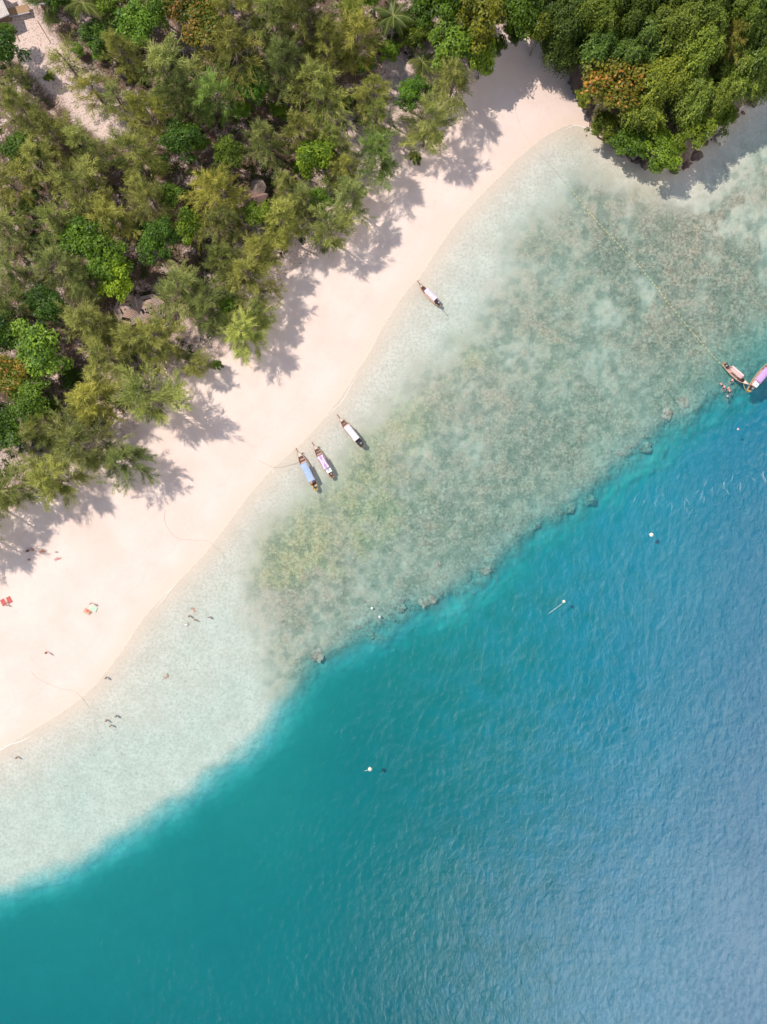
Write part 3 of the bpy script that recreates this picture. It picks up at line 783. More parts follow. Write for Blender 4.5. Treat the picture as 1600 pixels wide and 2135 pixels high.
 ('C', 625, 420, 34, 11, 'casuarina right of the brown shingle roof', OLV, WD),
 ('C', 535, 530, 40, 12, 'casuarina between shingle roof and the sitting people', OLV, WD),
 ('C', 600, 385, 28, 10, 'slim casuarina between round tree and shingle roof', OLV, WD),
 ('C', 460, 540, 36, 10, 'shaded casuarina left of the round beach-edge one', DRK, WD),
 ('B', 482, 640, 24, 7, 'small leafy tree beside the pale yellow-green casuarina', (.9, 1.1, .8), WD),
 ('C', 720, 355, 30, 11, 'slim casuarina above the bulge of the wood', OLV, WD),
 # top edge towards the headland
 ('B', 890, 30, 44, 11, 'dark tree at the top edge right of the star-shaped palm', (.5, .6, .5), WD),
 ('B', 870, 85, 34, 9, 'olive shrub-like tree below the star-shaped palm', (.9, .85, .7), WD),
 ('B', 1000, 40, 62, 13, 'olive-brown canopy tree at the top edge above the glossy green tree', (1.15, .85, .8), WD),
 ('B', 950, 15, 44, 13, 'dark canopy tree at the top edge left of the olive-brown one', (.6, .7, .55), WD),
 ('B', 1075, 25, 44, 13, 'dark canopy tree at the top edge right of the olive-brown one', (.6, .75, .5), WD),
 ('C', 80, -30, 44, 13, 'casuarina poking in at the top edge behind the grey-edged roof', DRK, WD),
 ('B', 140, -8, 40, 10, 'dark tree at the top edge right of the grey-edged roof', (.5, .6, .45), WD),
 ('B', 430, -20, 46, 11, 'green tree cut by the top edge behind the orange-leaved tree', (.9, 1, .7), WD),
 ('C', 600, -25, 50, 15, 'casuarina mostly beyond the top edge above the dark ones', DRK, WD),
 ('B', 780, -15, 44, 12, 'dark tree mostly beyond the top edge by the star-shaped palm', (.6, .7, .5), WD),
 ('B', 930, -25, 50, 13, 'dark tree mostly beyond the top edge over the corner of the beach', (.5, .65, .5), WD),
 # headland
 ('V', 1130, -20, 46, 13, 'dark creeper tree mostly beyond the top edge above the beach head', (.45, .55, .4), HL),
 ('V', 1230, -25, 46, 14, 'creeper tree mostly beyond the top edge, left on the headland', (.6, .7, .5), HL),
 ('V', 1300, -25, 46, 15, 'creeper tree mostly beyond the top edge, second on the headland', (.5, .6, .5), HL),
 ('V', 1385, -15, 48, 15, 'creeper tree mostly beyond the top edge, third on the headland', (.6, .7, .55), HL),
 ('V', 1440, -25, 48, 15, 'creeper tree mostly beyond the top edge, fourth on the headland', (.7, .8, .6), HL),
 ('V', 1520, -25, 48, 15, 'creeper tree mostly beyond the top edge near the right corner', (.7, .8, .6), HL),
 ('V', 1610, -10, 48, 14, 'creeper tree cut by the top right corner of the view', (.8, .9, .7), HL),
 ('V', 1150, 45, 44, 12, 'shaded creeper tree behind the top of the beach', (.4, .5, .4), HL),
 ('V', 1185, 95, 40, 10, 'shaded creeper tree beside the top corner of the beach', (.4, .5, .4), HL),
 ('V', 1205, 25, 46, 14, 'dark creeper tree at the top edge above the headland corner', (.5, .6, .5), HL),
 ('V', 1265, 25, 40, 15, 'lit creeper tree at the top edge, left part of the headland', (.85, .95, .9), HL),
 ('V', 1335, 25, 42, 14, 'dark creeper tree at the top edge, middle of the headland', (.5, .6, .5), HL),
 ('Y', 1278, 160, 66, 12.5, 'large orange-tinged tree at the beach corner of the headland', (1.35, 1.1, 1.0), HL),
 ('V', 1268, 85, 44, 12, 'green creeper tree behind the large orange-tinged tree', (.7, .85, .7), HL),
 ('V', 1350, 85, 44, 13, 'creeper tree in the dip behind the bright yellow-green mound', (.7, .8, .7), HL),
 ('V', 1395, 150, 56, 12, 'bright yellow-green creeper mound in the middle of the headland', (1.5, 1.45, 1), HL),
 ('V', 1410, 60, 48, 14, 'creeper tree above the bright yellow-green mound', (1.1, 1.1, .9), HL),
 ('V', 1465, 95, 48, 14, 'green creeper mound right of the bright one', (1.15, 1.2, .9), HL),
 ('V', 1475, 25, 46, 15, 'creeper tree at the top edge above the grey-branched casuarina', (.95, 1.0, .85), HL),
 ('C', 1530, 75, 44, 13, 'grey-branched casuarina standing out of the headland creepers', (1.15, 1.05, 1.0), HL),
 ('V', 1560, 30, 48, 15, 'creeper tree in the top right corner', (.9, 1.05, .8), HL),
 ('V', 1590, 95, 46, 13, 'creeper tree at the right edge of the headland', (.85, .95, .8), HL),
 ('V', 1545, 150, 46, 11, 'creeper mound above the right-hand cliff', (.95, 1, .85), HL),
 ('V', 1500, 190, 40, 10, 'green creeper mound hanging above the right-hand cliff shadow', (1, 1.05, .85), HL),
 ('V', 1590, 165, 34, 8, 'low creeper mound at the right edge over the water', (.9, .95, .8), HL),
 ('V', 1445, 195, 46, 11, 'olive creeper mound below the green one', (1.05, 1.1, .9), HL),
 ('V', 1350, 205, 46, 10, 'creeper mound between the orange-tinged tree and the point', (1.15, 1.15, .9), HL),
 ('B', 1090, 45, 46, 12, 'dark green tree closing the head of the beach at its top', (.6, .7, .5), WD),
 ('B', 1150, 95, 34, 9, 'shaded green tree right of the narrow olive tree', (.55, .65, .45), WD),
 ('B', 1512, 235, 30, 6, 'low leafy tree over the right-hand cliff rocks', (.9, .95, .8), HL),
 ('B', 1388, 290, 46, 8, 'glossy leafy tree leaning over the point of the headland', (1.2, 1.15, .9), HL),
 ('B', 1448, 276, 42, 8, 'leafy tree at the right of the point above the dark rocks', (1.0, 1.0, .8), HL),
 ('B', 1326, 284, 38, 7, 'dark leafy tree above the shaded rocks of the point', (.7, .75, .6), HL),
 ('B', 1268, 248, 32, 6, 'leafy tree below the orange-tinged tree at the waterline', (1.1, .9, .8), HL),
]
for kind, px, py, r, h, lab, tc, grp in TREES:
    place_tree(kind, px, py, r, h, lab, tc, None, grp)

SHRUBS = [
 (1072, 72, 26, 4.5, 'dark shrub between trunks at the very head of the beach', (.5, .6, .45)),
 (1112, 62, 26, 4.5, 'dark shrub under the narrow olive tree', (.5, .6, .45)),
 (452, 762, 13, 2.2, 'small dark shrub alone at the edge of the sand', (.6, .7, .6)),
 (105, 160, 12, 1.6, 'low shrub on the left verge of the sandy path', (1, 1, .8)),
 (165, 105, 16, 2.2, 'green shrub on the right verge of the sandy path', (1.1, 1.1, .8)),
 (205, 118, 14, 2.0, 'bright green shrub in front of the plume-like casuarina', (1, 1.3, .9)),
 (420, 300, 20, 3.0, 'green shrub in the brown litter clearing', (.9, 1.1, .8)),
 (505, 232, 22, 3.0, 'leafy shrub above the brown litter clearing', (.9, 1.1, .8)),
 (585, 235, 22, 3.0, 'shrub at the foot of the shadowed casuarina', (.8, .9, .7)),
 (712, 215, 22, 3.0, 'dark shrub left of the narrow casuarina', (.5, .65, .5)),
 (812, 105, 24, 3.0, 'leafy shrub right below the star-shaped palm', (1.1, 1.2, .8)),
 (765, 140, 22, 3.0, 'shrub between the star-shaped palm and sandy gap', (.9, 1.1, .8)),
 (300, 480, 20, 3.0, 'dark shrub in the shaded clearing', (.6, .8, .6)),
 (60, 430, 24, 3.0, 'dark shrub in the hollow near the left edge', (.5, .65, .5)),
 (95, 505, 26, 3.2, 'deep green shrub beneath the large dark leafy tree', (.5, .7, .5)),
 (270, 645, 16, 2.0, 'green shrub against the left corner of the bamboo roof', (.7, .9, .6)),
 (150, 795, 24, 3.0, 'dark shrub right of the bright green leafy tree', (.5, .65, .5)),
 (110, 850, 22, 3.0, 'shaded shrub left of the yellow-green casuarina', (.5, .6, .5)),
 (340, 345, 20, 3.0, 'leafy shrub between the heart-of-wood casuarinas', (.7, .9, .7)),
 (620, 350, 16, 2.4, 'leafy shrub left of the leafy round tree', (1, 1.15, .8)),
 (865, 330, 15, 2.0, 'small shrub at the sand edge under the spreading casuarina', (.8, .9, .7)),
 (1040, 95, 22, 4.0, 'dark shrub at the shaded head of the beach', (.5, .6, .45)),
 (1225, 190, 20, 4.0, 'orange-green shrub at the beach side of the headland', (1.3, 1.0, .8)),
 (1415, 300, 20, 4.0, 'shrub at the very point of the headland', (1.1, 1.1, .8)),
]
for px, py, r, h, lab, tc in SHRUBS:
    place_tree('S', px, py, r, h, lab, tc, None, 'shrubs under and around the trees', 'shrub')

# palms: every frond is a leaf of its own
def frond_mesh(seed, L=4.2):
    R = np.random.RandomState(seed); mb = MB(); T = []
    c = [Vector((L * t * (1 - .12 * t), 0, 0.95 * t - 2.1 * t * t)) for t in np.linspace(0, 1, 9)]
    V = []; F = []
    n = 30
    for i in range(n):
        t = .10 + .9 * i / n
        k = t * 8; k0 = min(int(k), 7); p = np.array(c[k0].lerp(c[k0 + 1], k - k0)); tg = np.array((c[min(k0 + 1, 8)] - c[k0]).normalized())
        ll = 0.95 * math.sin(PI * min(.98, .15 + .82 * t)) + .15
        for sd in (-1, 1):
            d = unit(tg * .75 + np.array([0, sd * 1.0, 0]) + np.array([0, 0, -.35]) + R.normal(size=3) * .06)
            w = np.cross(d, [0, 0, 1.0]); w = unit(w) * .05
            tip = p + d * ll + np.array([0, 0, -.22 * ll])
            T.append([p + w, p - w, tip])
    me = tri_mesh('frond', np.array(T), np.clip(R.normal(size=len(T)) * .2 + .5, 0, 1))
    st = MB(); st.tube(c, [.05 * (1 - .8 * i / 8) + .008 for i in range(9)], 4)
    return me, st.mesh('midrib')
FROND = [frond_mesh(1), frond_mesh(2)]
M_RIB = paint('frond_midrib', (0.30, 0.30, 0.09), .6)
def palm(px, py, h, label, scale, nfr, tintc):
    x, y, _ = P(px, py, h); zg = ground_z(x, y)
    t = thing('palm_tree', label, 'palm tree', (x, y, zg), random.uniform(0, 6), 'palms in the wood')
    b = MB(); pts = [(.5 * math.sin(k / 9 * 1.5) - .5, 0, (h + .0) * k / 9) for k in range(10)]; e = pts[-1]
    pts = [(p_[0] - e[0], p_[1], p_[2]) for p_ in pts]
    b.tube(pts, [.22 - .010 * k for k in range(10)], 8); b.obj('trunk', M_BARK_PALE, t, True)
    for i in range(nfr):
        me, rib = FROND[i % 2]
        f = mesh_obj('frond', me, M_PALM, t, (0, 0, h), (0, random.uniform(-.75, .30), i * 2.39996 + random.uniform(-.15, .15)), (scale * random.uniform(.85, 1.1),) * 3)
        f.color = (*tintc, 1)
        mesh_obj('midrib', rib, M_RIB, f)
    return t
palm(182, 22, 9, 'palm at the top edge above the sandy path', 1.25, 16, (1.1, 1.05, .9))
palm(820, 45, 10, 'star-shaped palm with drooping fronds at the top edge', 1.15, 20, (.9, 1.0, .8))
palm(880, 138, 6, 'low pale palm beside the sandy gap', .85, 14, (1.3, 1.25, 1))
palm(318, 8, 8, 'palm cut by the top edge left of the orange-leaved tree', 1.0, 12, (.9, .95, .7))

# undergrowth: uncountable low leaves over the shaded floor
R = np.random.RandomState(5); n = 8000
ux = R.uniform(-92, 50, n); uy = R.uniform(0, 122, n)
fu = fields(ux, uy); den = fbm(ux, uy, 9, 301, 3)
upx = ux / S + 800; upy = 1067.5 - uy / S
pd = np.minimum(poly_dist(ux, uy, to_world([(25, 30), (62, 80), (110, 140), (175, 200), (235, 262)])) - 7, poly_dist(ux, uy, to_world([(830, 150), (845, 200), (800, 290), (745, 300)])) - 3)
keep = (fu['df'] > 4) & (den > .43) & (pd > 0) & (~fu['head'])
ux, uy, uz = ux[keep], uy[keep], fu['Z'][keep]
PPs = []; NNs = []; SSs = []; TTs = []
for x, y, z in zip(ux, uy, uz):
    m = 20; v = unit(R.normal(size=(m, 3)) + np.array([0, 0, .6])); v[:, 2] = np.abs(v[:, 2]); rr = R.uniform(.45, 1.5)
    PPs.append(np.array([x, y, z]) + v * (rr * R.uniform(.4, 1, m))[:, None]); NNs.append(unit(v + R.normal(size=(m, 3)) * .4)); SSs.append(R.uniform(.14, .32, m)); TTs.append(np.clip(R.uniform(.1, .8) + R.normal(size=m) * .2, 0, 1))
T = leaf_quads(np.concatenate(PPs), np.concatenate(NNs), np.concatenate(SSs), R); tt = np.concatenate(TTs)
ug = mesh_obj('undergrowth', tri_mesh('undergrowth', T, np.tile(tt, 2)), M_LEAF); ug.color = (.42, .50, .4, 1)  # dark tint puts the shade of the gaps into the leaves
tag(ug, 'low green undergrowth covering the shaded floor of the wood', 'undergrowth', kind='stuff')

# ------------------------------------------------------------------ rocks and coral heads
def rock_mesh(seed, squash=0.6, rough=.28, sub=3):
    bm = bmesh.new(); bmesh.ops.create_icosphere(bm, subdivisions=sub, radius=1.0)
    R = np.random.RandomState(seed); off = R.uniform(-50, 50, 3)
    from mathutils import noise as mn
    for v in bm.verts:
        p = v.co.copy(); k = 1 + rough * mn.fractal(p * 1.6 + Vector(off), 1.0, 2.0, 4) + .12 * mn.cell(p * 2.3 + Vector(off))
        v.co = Vector((p.x * k, p.y * k, p.z * k * squash))
    me = bpy.data.meshes.new('rock'); bm.to_mesh(me); bm.free(); return me
M_ROCK = paint('dark_shore_rock', (0.10, 0.065, 0.05), .9, .4, 1.2, grime=.5)
M_ROCK_RED = paint('reddish_shore_rock', (0.19, 0.10, 0.07), .9, .4, 1.2, grime=.4)
M_ROCK_PALE = paint('pale_boulder', (0.46, 0.40, 0.31), .9, .2, 1.2)
m_coral, nt, out = new_mat('brown_coral'); g = NT(nt); tc = g.n('ShaderNodeTexCoord').outputs['Object']
a = g.noise(1.6, 4, .6, tc); b_ = g.noise(6, 3, .6, tc)
c = g.mix(g.ramp(a, .35, .65), (0.27, 0.21, 0.15), (0.50, 0.41, 0.32)); c = g.mix(g.ramp(b_, .55, .7), c, (0.17, 0.135, 0.095))
p = g.n('ShaderNodeBsdfPrincipled'); g.set(p.inputs['Base Color'], c); p.inputs['Roughness'].default_value = 1; g.set(p.inputs['Normal'], g.bump(b_, .9, .2)); nt.links.new(p.outputs[0], out.inputs[0])
ROCKS = [rock_mesh(i, [.6, .75, .5, .68][i], .6, 2) for i in range(4)]
CORAL = [rock_mesh(20 + i, [.30, .22, .34, .26][i], .5, 3) for i in range(4)]
def put_rock(px, py, r_px, label, lib, mat, name, cat, group, k, lift=0.0):
    x, y, _ = P(px, py); z = ground_z(x, y); r = r_px * S
    o = mesh_obj(name, lib[k % 4], None, None, (x, y, z + lift * r), (0, 0, k * 1.9), (r * (1 + .2 * math.sin(k * 2.1)), r, r))
    if not o.data.materials: o.data.materials.append(mat)
    o.material_slots[0].link = 'OBJECT'; o.material_slots[0].material = mat
    return tag(o, label, cat, group)
BIGC = [(662, 1364, 15, 'big round coral head alone at the left end of the reef edge'), (884, 1254, 12, 'brown coral head above the straight middle of the drop-off, left one of a pair'), (902, 1250, 11, 'brown coral head right one of a pair on the middle drop-off'),
        (1013, 1188, 12, 'pinkish coral head on the outermost bulge of the reef'), (835, 1268, 10, 'coral head left of the pair on the middle drop-off'), (776, 1327, 8, 'small coral head between the round one and the two white floats'),
        (1232, 1040, 13, 'flat coral head above the single buoy'), (1190, 1058, 12, 'ragged coral head left of the flat one above the buoy'), (1392, 862, 14, 'dark round coral head inside the reef edge below the anchored boats'),
        (1428, 838, 13, 'dark coral head nearest below the swimmers'), (1350, 930, 12, 'coral head at the step of the reef edge'), (1120, 1095, 11, 'coral head between outermost bulge and ragged one')]
for k, (a_, b2, r, lab) in enumerate(BIGC):
    put_rock(a_, b2, r, lab, CORAL, m_coral, 'coral_head', 'coral', 'coral heads along the reef edge', k)
Rr = np.random.RandomState(77); k = 0
dl = [(x, y) for x, y in DROP if 640 <= x <= 1600]
for i in range(80):
    t = Rr.uniform(0, len(dl) - 1.001); j = int(t); f = t - j
    x = dl[j][0] * (1 - f) + dl[j + 1][0] * f; y = dl[j][1] * (1 - f) + dl[j + 1][1] * f
    off = abs(Rr.normal()) * 38
    x -= off * .5 - Rr.normal() * 6; y -= off * .85 - 4
    if any(math.hypot(x - q[0], y - q[1]) < q[2] + 6 for q in BIGC): continue
    put_rock(x, y, Rr.uniform(2.0, 7.5) * Rr.uniform(.6, 1), 'small brown coral head on the outer edge of the reef', CORAL, m_coral, 'coral_head', 'coral', 'small coral heads along the reef edge', i)
for k, (a_, b2, r, lab) in enumerate([
    (1262, 290, 6, 'dark rock at the foot of the headland nearest the beach'), (1283, 305, 9, 'second dark rock from the beach at the headland foot'), (1312, 326, 7, 'third dark rock from the beach at the headland foot'),
    (1345, 340, 12, 'dark rock left of the point of the headland'), (1375, 350, 8, 'reddish rock just left of the tip of the headland'), (1407, 352, 13, 'reddish rock at the very tip of the headland'),
    (1432, 345, 7, 'dark rock just right of the tip of the headland'), (1450, 325, 12, 'dark rock in the shade right of the tip'), (1472, 298, 7, 'shaded rock below the leafy tree right of the point'),
    (1530, 242, 9, 'rock under the right-hand cliff'), (1570, 212, 10, 'rock at the right edge below the cliff'), (1330, 335, 8, 'low rock between third rock and the point')]):
    put_rock(a_, b2, r, lab, ROCKS, M_ROCK, 'shore_rock', 'rock', 'rocks at the foot of the headland', k, .1)
Rk = np.random.RandomState(9); HE = HEAD[1:11]
for i in range(30):
    t = Rk.uniform(0, len(HE) - 1.001); j = int(t); f = t - j
    x = HE[j][0] * (1 - f) + HE[j + 1][0] * f + Rk.normal() * 5; y = HE[j][1] * (1 - f) + HE[j + 1][1] * f + 3 + Rk.normal() * 5
    o = put_rock(x, y, Rk.uniform(1.5, 5.5), 'small broken rock in the rubble at the foot of the headland', ROCKS, M_ROCK_RED if Rk.rand() < .6 else M_ROCK, 'rubble_rock', 'rock', 'broken rocks at the foot of the headland', i, .1)
    o.rotation_euler = tuple(Rk.uniform(0, 6, 3))
put_rock(1502, 291, 11, 'pale rounded boulder in the shallows beside the tree shadow', ROCKS, M_ROCK_PALE, 'boulder', 'boulder', None, 1, .25)

# ------------------------------------------------------------------ long-tail boats
def interp(u, tab):
    for (a, va), (b, vb) in zip(tab[:-1], tab[1:]):
        if u <= b: t = (u - a) / (b - a); t = t * t * (3 - 2 * t) * .5 + t * .5; return va + (vb - va) * t
    return tab[-1][1]
W_TAB = [(0, .34), (.08, .55), (.25, .84), (.45, .96), (.62, .95), (.76, .76), (.87, .46), (.95, .18), (1, .05)]
Z_TAB = [(0, 1.0), (.12, .78), (.35, .58), (.6, .60), (.8, .80), (.92, 1.08), (1, 1.5)]
K_TAB = [(0, .10), (.1, -.22), (.4, -.38), (.75, -.30), (.9, .05), (1, 1.25)]
M_FLOOR = paint('boat_floor_boards', (0.60, 0.375, 0.285), .8, .18, 5); M_DARKWOOD = paint('dark_boat_wood', (0.17, 0.085, 0.06), .8, .2, 5)
M_HULLW = paint('bleached_hull_wood', (0.52, 0.40, 0.30), .7, .15, 4); M_GUN = paint('gunwale_wood', (0.55, 0.36, 0.24), .6, .15, 4)
M_ENG = paint('engine_black', (0.035, 0.03, 0.03), .45, .3, 8); M_STEEL = paint('shaft_steel', (0.30, 0.30, 0.31), .35, .1, 6, metal=.8)
M_DECK = paint('pale_foredeck', (0.66, 0.53, 0.43), .7, .1, 5); M_POST = paint('canopy_post_wood', (0.32, 0.22, 0.16), .8, .2, 5)
M_RIBBON = paint('bow_ribbon', (0.55, 0.16, 0.13), .8, .2, 8); M_WHITE = paint('white_paint', (0.78, 0.77, 0.75), .6, .05, 4)
def longtail(label, bow, stern, canopy, stern_col, cloth_rows=(), tail=True, tail_out=3.0, dark_tarp=False, hull=None, white_box=False, cano=(.24, .64), group='long-tail boats', crossed=False):
    bx_, by_, _ = P(*bow); sx, sy, _ = P(*stern)
    L = math.hypot(bx_ - sx, by_ - sy); ang = math.atan2(by_ - sy, bx_ - sx)
    t = thing('longtail_boat', label, 'boat', ((bx_ + sx) / 2, (by_ + sy) / 2, 0.0), ang, group)
    bw = L * 0.104
    def X(u): return (u - .5) * L
    N = 28; rings = []
    for i in range(N + 1):
        u = i / N; w = interp(u, W_TAB) * bw; zs = interp(u, Z_TAB); zk = interp(u, K_TAB); r = []
        for a in (-1, -.92, -.72, -.4, 0, .4, .72, .92, 1):
            s_ = abs(a); zz_ = zk + (zs - zk) * (s_ ** 2.4)
            r.append((X(u), a * w, zz_))
        rings.append(r)
    b = MB(); vs = [v for r in rings for v in r]; n = 9
    fs = [(i * n + k, i * n + k + 1, (i + 1) * n + k + 1, (i + 1) * n + k) for i in range(N) for k in range(n - 1)]
    fs.append(tuple(range(n - 1, -1, -1)))
    b.add(vs, fs)
    # inner planking
    vi = []
    for i in range(N + 1):
        u = i / N; w = max(interp(u, W_TAB) * bw - .07, .01); zs = interp(u, Z_TAB) - .01; zf = max(.16, interp(u, K_TAB) + .1)
        vi += [(X(u), -w, zs), (X(u), -w * .9, zf), (X(u), w * .9, zf), (X(u), w, zs)]
    fi = [(i * 4 + k, (i + 1) * 4 + k, (i + 1) * 4 + k + 1, i * 4 + k + 1) for i in range(1, N - 1) for k in range(3)]
    b.obj('hull', hull or M_HULLW, t, True)
    bi = MB(); bi.add(vi, fi); bi.obj('inner_planking', paint('inner_boat_wood', (0.40, 0.235, 0.17), .8, .2, 5), t)
    for sd in (-1, 1):
        g_ = MB(); g_.tube([(X(i / N), sd * (interp(i / N, W_TAB) * bw - .03), interp(i / N, Z_TAB) + .02) for i in range(N + 1)], .065, 6); g_.obj('gunwale', M_GUN, t, True)
    # foredeck and stern deck
    for nm, u0, u1, mm in (('foredeck', .84, .985, M_DECK), ('stern_deck', .01, .13, stern_col)):
        d = MB(); pts = [u0 + (u1 - u0) * k / 6 for k in range(7)]
        vs = []
        for u in pts:
            w = interp(u, W_TAB) * bw - .05; z = interp(u, Z_TAB) - .04
            vs += [(X(u), -w, z), (X(u), w, z), (X(u), w, z - .05), (X(u), -w, z - .05)]
        fs = []
        for k in range(6): fs += [(k * 4 + a, k * 4 + (a + 1) % 4, (k + 1) * 4 + (a + 1) % 4, (k + 1) * 4 + a) for a in range(4)]
        fs += [(3, 2, 1, 0), (24, 25, 26, 27)]
        d.add(vs, fs); d.obj(nm, mm, t)
    # painted stern board
    sb = MB(); w = interp(0, W_TAB) * bw; sb.box((X(0) - .05, 0, .62), (.08, w * 1.9, .85)); sb.obj('transom', stern_col, t, bevel=.015)
    # floor boards, one by one
    me = MB(); me.box((0, 0, 0), (1, 1, 1)); cube = me.mesh('floor_board'); cube.materials.append(M_FLOOR)
    nb = 18
    for i in range(nb):
        u = .15 + .68 * (i + .5) / nb; w = interp(u, W_TAB) * bw - .10
        mesh_obj('floor_board', cube, None, t, (X(u), 0, .40 + .012 * (i % 3)), (0, 0, 0), (.68 * L / nb * .86, w * 1.8, .035))
    tb = MB(); tb.box((0, 0, 0), (1, 1, 1)); tcube = tb.mesh('thwart'); tcube.materials.append(M_DARKWOOD)
    for u in (.165, .67, .745, .815):
        w = interp(u, W_TAB) * bw - .05
        mesh_obj('thwart', tcube, None, t, (X(u), 0, interp(u, Z_TAB) - .12), (0, 0, 0), (.22, w * 1.95, .05))
    # canopy on posts
    u0, u1 = cano; cw = bw * .80; cz = 1.95
    cb = MB(); ns = 8; vs = []; fs = []
    for i in range(6):
        x = X(u0 + (u1 - u0) * i / 5)
        for k in range(ns + 1):
            a = -1 + 2 * k / ns; vs.append((x, a * cw, cz + .22 * (1 - a * a) - .03 * math.sin(i * 2.1 + k)))
    m_ = ns + 1
    top = [(i * m_ + k, i * m_ + k + 1, (i + 1) * m_ + k + 1, (i + 1) * m_ + k) for i in range(5) for k in range(ns)]
    off = len(vs); vs += [(x, y, z - .04) for x, y, z in vs]
    fs = top + [tuple(off + q for q in reversed(f)) for f in top]
    for i in range(5):
        for k in (0, ns): fs.append((i * m_ + k, (i + 1) * m_ + k, off + (i + 1) * m_ + k, off + i * m_ + k))
    for k in range(ns):
        for i in (0, 5): fs.append((i * m_ + k, i * m_ + k + 1, off + i * m_ + k + 1, off + i * m_ + k))
    cb.add(vs, fs); can = cb.obj('canopy', canopy, t, True)
    for i in (0.4, 2.5, 4.6):
        u = u0 + (u1 - u0) * i / 5
        for sd in (-1, 1):
            pb = MB(); y = sd * cw * .93; pb.tube([(X(u), sd * (interp(u, W_TAB) * bw - .07), interp(u, Z_TAB) - .1), (X(u), y, cz + .03)], .03, 6); pb.obj('canopy_post', M_POST, t)
    if crossed:
        for sd in (-1, 1):
            st = MB(); st.tube([(X(u0 + .02 + (u1 - u0 - .04) * k / 8), sd * cw * (.92 - 1.84 * k / 8), cz + .25 - .22 * (1 - 2 * k / 8) ** 2 * .85) for k in range(9)], .06, 5); st.obj('canopy_strap', M_WHITE, can)
        for y in (-.55, .55):
            st = MB(); st.box(((X(u0) + X(u1)) / 2, y * cw, cz + .20), ((X(u1) - X(u0)) * .96, .12, .03)); st.obj('canopy_strap', M_WHITE, can)
    for row, mm in cloth_rows:
        st = MB(); st.box(((X(u0) + X(u1)) / 2, row * cw, cz + .25 - .22 * row * row), ((X(u1) - X(u0)) * .94, cw * .36, .03)); st.obj('canopy_sheet', mm, can)
    if white_box:
        wb = MB(); wb.box((X(u0) - .55, -.12, 1.75), (1.05, 1.15, .08)); wb.tube([(X(u0) - .55, -.12, .3), (X(u0) - .55, -.12, 1.7)], .04, 6); o_ = wb.obj('sun_board', M_WHITE, t, bevel=.01)
        s2_ = MB(); s2_.box((X(u0) - .5, -.1, 1.81), (.3, .34, .03)); s2_.obj('printed_square', paint('blue_print', (.25, .32, .5)), o_)
    # bow post with crossbar and ribbons
    bp = MB(); bp.tube([(X(.955), 0, 1.0), (X(.99), 0, 1.45), (X(1.02), 0, 1.95), (X(1.035), 0, 2.35)], [.10, .09, .075, .05], 6); post = bp.obj('bow_post', M_POST, t, True)
    rb = MB(); rb.tube([(X(1.012), -.28, 1.9), (X(1.012), .28, 1.9)], .05, 6); rb.box((X(1.02), 0, 1.85), (.2, .2, .28)); rb.obj('bow_ribbon', M_RIBBON, post)
    # engine on the stern pivot, long propeller shaft
    e = MB(); ex = X(.085); e.box((ex, .05, 1.12), (.75, .5, .42)); e.box((ex + .3, .08, 1.38), (.34, .34, .2)); e.tube([(ex - .1, .3, 1.25), (ex - .1, .42, 1.55), (ex - .5, .46, 1.6)], .05, 6); e.tube([(ex + .3, 0, 1.2), (ex + 1.15, -.12, 1.32)], .03, 5)
    eng = e.obj('engine', M_ENG, t, bevel=.03)
    fb = MB(); fb.tube([(ex + .05, -.18, 1.35), (ex + .05, -.18, 1.62)], .16, 10); fb.obj('fuel_tank', paint('fuel_tank_grey', (.35, .33, .36), .5), eng)
    ts = MB(); ts.tube([(ex - .3, .05, 1.05), (X(0) - tail_out, .05, -.02)], .035, 6); sh = ts.obj('tail_shaft', M_STEEL, t)
    pr = MB()
    for k in range(3):
        a = k * 2 * PI / 3; pr.box((X(0) - tail_out, .05 + .10 * math.cos(a), -.02 + .10 * math.sin(a)), (.03, .09, .2), Euler((a + PI / 2, 0, .4)))
    pr.obj('propeller', M_STEEL, sh)
    if dark_tarp:
        dt = MB(); vs = []; fs = []
        for i in range(5):
            for k in range(5):
                vs.append((ex - .55 + 1.9 * i / 4, -.62 + .3 * k + .08 * math.sin(i * 2 + k), 1.5 + .12 * math.sin(i * 1.7 + k * 1.1) - .10 * abs(k - 2)))
        fs = [(i * 5 + k, i * 5 + k + 1, (i + 1) * 5 + k + 1, (i + 1) * 5 + k) for i in range(4) for k in range(4)]
        dt.add(vs, fs); o_ = dt.obj('engine_tarp', M_ENG, t, True)
        md = o_.modifiers.new('thick', 'SOLIDIFY'); md.thickness = .03
    return t
def cloth(name, col): return paint(name, col, .85, .08, 3.0, grime=.12)
longtail('moored boat with plain blue-grey canopy and yellow stern, nearest the shoreline', (621, 939), (661, 1022), cloth('blue_canopy', (.30, .38, .52)), paint('yellow_stern', (.62, .42, .08)), cano=(.22, .66), tail_out=2.4)
longtail('moored boat with purple canopy crossed by white straps and orange stern', (654, 926), (694, 996), cloth('purple_canopy', (.42, .26, .44)), paint('orange_stern', (.68, .22, .09)), crossed=True, white_box=True, cano=(.26, .64), tail_out=.6)
longtail('moored boat with long pinkish-white canopy and black cover over its engine', (706, 869), (757, 932), cloth('pink_white_canopy', (.62, .54, .58)), paint('tan_stern', (.58, .35, .14)), dark_tarp=True, cano=(.22, .66), tail_out=.6)
longtail('small moored boat with lavender canopy lying alone up the beach', (872, 593), (917, 640), cloth('lavender_canopy', (.62, .52, .66)), paint('brown_stern', (.42, .24, .08)), cano=(.22, .66), tail_out=2.6, hull=paint('dark_hull', (.20, .16, .12)))
